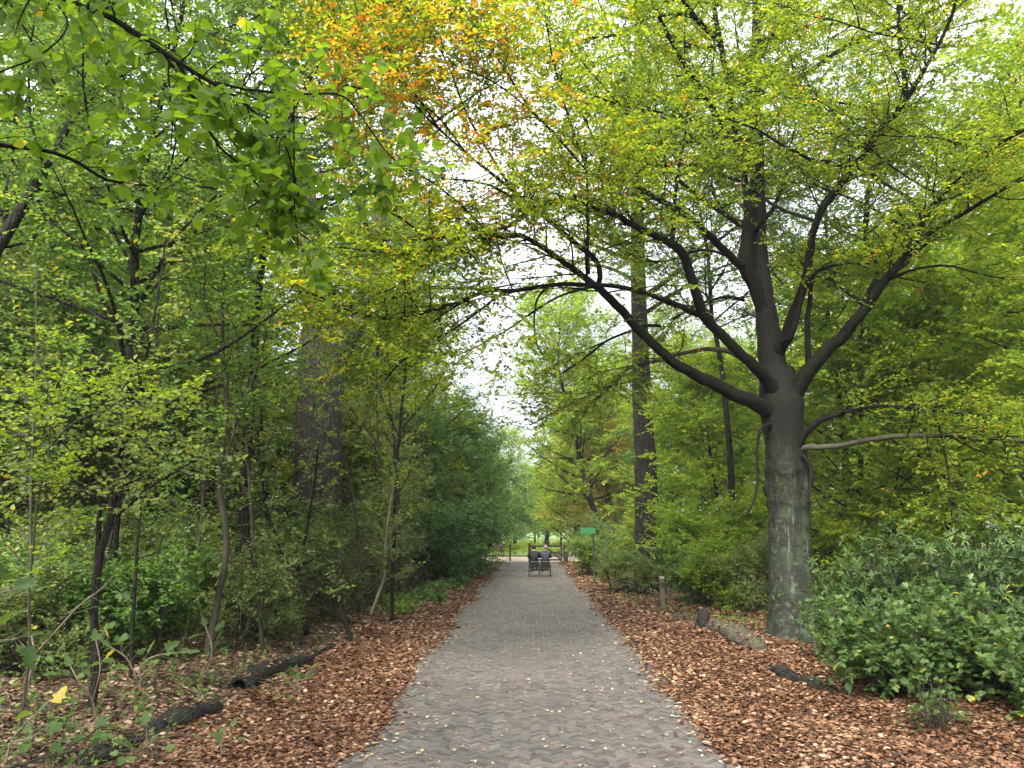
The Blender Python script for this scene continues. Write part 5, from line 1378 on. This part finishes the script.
rider(-.24, 'left rider in a black coat seen from behind on the tricycle', jk1, hr1, -.01, 0)
rider(.22, 'right rider with grey hair and dark blue jacket seen from behind', jk2, hr2, .02, 0)
tricycle_z = 0
root = empty('side_by_side_tricycle', (RX - .01, RY, 0), 'black two seat tricycle on the brick road seen from behind', 'tricycle')
fr = plain_mat('black_frame', (.012, .012, .014), .35); tyre = plain_mat('tyre_rubber', (.012, .012, .012), .9); rimm = plain_mat('rim_metal', (.4, .4, .42), .3, 1.)
def wheel(x, y, r):
    wr = bpy.data.objects.new('wheel', None); C.objects.link(wr); wr.parent = root; wr.location = (x, y, r + .03)
    a = np.linspace(0, 2 * pi, 33)
    for nm, rad, th_, mt in (('tyre', r - .02, .02, tyre), ('rim', r - .045, .012, rimm)):
        mb = MB(); tubes(mb, np.stack([np.zeros(33), rad * np.cos(a), rad * np.sin(a)], -1), np.full(33, th_), 8); mb.build(nm, [mt], wr)
    mb = MB()
    for k in range(16):
        q_ = k * 2 * pi / 16; tubes(mb, np.array([[(.02 if k % 2 else -.02), 0, 0], [0, (r - .05) * cos(q_), (r - .05) * sin(q_)]]), np.array([.003, .003]), 4)
    tubes(mb, np.array([[-.04, 0, 0], [.04, 0, 0]]), np.array([.025, .025]), 8, cap=True)
    mb.build('spokes', [rimm], wr)
wheel(-.44, 0, .26); wheel(.44, 0, .26); wheel(0, 1.25, .26)
mb = MB()
for pts, r in (([(-.44, 0, .29), (.44, 0, .29)], .02), ([(0, 0, .29), (0, .5, .32), (0, .95, .5), (0, 1.25, .29)], .025), ([(-.24, .0, .29), (-.24, 0, .46)], .02), ([(.24, 0, .29), (.24, 0, .46)], .02),
               ([(-.42, -.1, .42), (.42, -.1, .42)], .018), ([(-.24, 0, .3), (0, .5, .32)], .018), ([(.24, 0, .3), (0, .5, .32)], .018), ([(-.35, .62, .30), (.35, .62, .30)], .015)):
    tubes(mb, np.array(pts, float), np.full(len(pts), r), 8, cap=True)
mb.build('frame', [fr], root)
for dx in (-.23, .23):
    mb = MB(); box(mb, (dx, 0, .46), (.40, .38, .07)); bevel(mb.build('seat', [fr], root), .03)
    mb = MB(); box(mb, (dx, -.21, .58), (.34, .04, .16)); bevel(mb.build('backrest', [fr], root), .02)
    mb = MB(); tubes(mb, np.array([(dx - .2, .44, .86), (dx, .50, .86), (dx + .2, .44, .86)]), np.full(3, .013), 8, cap=True); tubes(mb, np.array([(dx, .5, .86), (dx * .4, .62, .5), (0, .7, .38)]), np.full(3, .016), 8); mb.build('handlebar', [fr], root)
    for s in (-1, 1):
        mb = MB(); box(mb, (dx + s * .11, .66, .27 + .06 * s), (.09, .08, .02)); mb.build('pedal', [fr], root)

# ------------------------------------------------------------------ low ground cover
def tufts(name, label, x, y, h, mat, blades=7):
    n = len(x); P0 = np.repeat(np.stack([x, y, gz(x, y)], -1), blades, 0)
    P0 += rng.standard_normal(P0.shape) * [.05, .05, 0]
    D = rng.standard_normal(P0.shape) * [.4, .4, 0] + [0, 0, 1]
    mb = MB()
    leaf_set(mb, P0, norm(D), rng.standard_normal(P0.shape) * [1, 1, .1], h * (.6 + .7 * rng.random(len(P0))), (T_rhomb(.055)[0], T_rhomb(.055)[1]), rng.random(len(P0)), 0)
    tag(mb.build(name, [M[mat]]), label, 'grass', kind='stuff')


a = rng.random(500)
px = rng.uniform(590, 780, 900); py = rng.uniform(596, 640, 900)
k = (py < 600 + (px - 600) * .22) & (py > 590 + (px - 600) * .15)
pts = np.array([ground_at(u, v) for u, v in zip(px[k], py[k])])
tufts('grass', 'short grass tufts at the edge of the right leaf bank', pts[::2, 0], pts[::2, 1], .12, 'mid_leaf', 9)
x, y = scatter(1600, 58, 110, lambda y, u: (u - .5) * 26)
tufts('meadow_grass', 'bright meadow grass beyond the gate', x, y, .35, 'yellow_leaf', 8)
# small herbs over the left floor
x, y = scatter(1500, 6.5, 26, lambda y, u: -3.6 - u * (2 + y * .6))
n = len(x); P = grow(np.stack([x, y, gz(x, y)], -1), rng.standard_normal((n, 3)) * [.4, .4, 0] + [0, 0, 1], .10 + .25 * rng.random(n) ** 2, 4, 0, .2)
mb = MB(); tubes(mb, P, np.full((n, 4), .002), 3); leaves(mb, P, 5, .055, T_ovate(.36), 1, .4, .1, tmean=.5)
tag(mb.build('floor_herbs', [M['pale_stem'], M['mid_leaf']]), 'small green herbs dotted over the left forest floor', 'herbs', kind='stuff')
# dead sticks on the floor
x, y = scatter(700, 6, 26, lambda y, u: -3.2 - u * (2 + y * .6)); n = len(x)
a = rng.random(n) * 2 * pi
P = grow(np.stack([x, y, gz(x, y) + .02], -1), np.stack([np.cos(a), np.sin(a), rng.random(n) * .5], -1), .3 + .7 * rng.random(n), 6, -.03, .15)
P[..., 2] = np.maximum(P[..., 2], gz(P[..., 0], P[..., 1]) + .01)
mb = MB(); tubes(mb, P, taper(.004 + .006 * rng.random(n), 6, .4), 4)
tag(mb.build('fallen_twigs', [M['twig_bark']]), 'dead sticks lying on the left forest floor', 'twigs', kind='stuff')

# ------------------------------------------------------------------ haze
m, nt, out = new_mat('haze_air')
pv = nt.nodes.new('ShaderNodeVolumePrincipled'); pv.inputs['Color'].default_value = (.86, .92, 1, 1); pv.inputs['Density'].default_value = .0006; pv.inputs['Anisotropy'].default_value = .2
nt.links.new(pv.outputs[0], out.inputs['Volume'])
mb = MB(); box(mb, (0, 400, 20), (1600, 1700, 42)); tag(mb.build('haze', [m]), 'thin pale haze in the air over the whole wood', None, kind='stuff')

# ------------------------------------------------------------------ camera and render
cam = bpy.data.cameras.new('camera'); co = bpy.data.objects.new('camera', cam); C.objects.link(co)
co.location = tuple(EYE); co.rotation_euler = (pi / 2 + PITCH, 0, YAW)
cam.sensor_width = 36; cam.lens = 36 * F / 1024; cam.clip_end = 3000; cam.clip_start = .05
S.camera = co
S.view_settings.view_transform = 'Standard'; S.view_settings.look = 'None'; S.view_settings.exposure = 1.32; S.view_settings.gamma = 1
S.view_settings.use_curve_mapping = False
S.cycles.max_bounces = 7; S.cycles.diffuse_bounces = 5; S.cycles.glossy_bounces = 2; S.cycles.transmission_bounces = 4; S.cycles.transparent_max_bounces = 4
S.cycles.use_denoising = True
S.cycles.use_adaptive_sampling = True; S.cycles.adaptive_threshold = .02
S.cycles.caustics_reflective = False; S.cycles.caustics_refractive = False
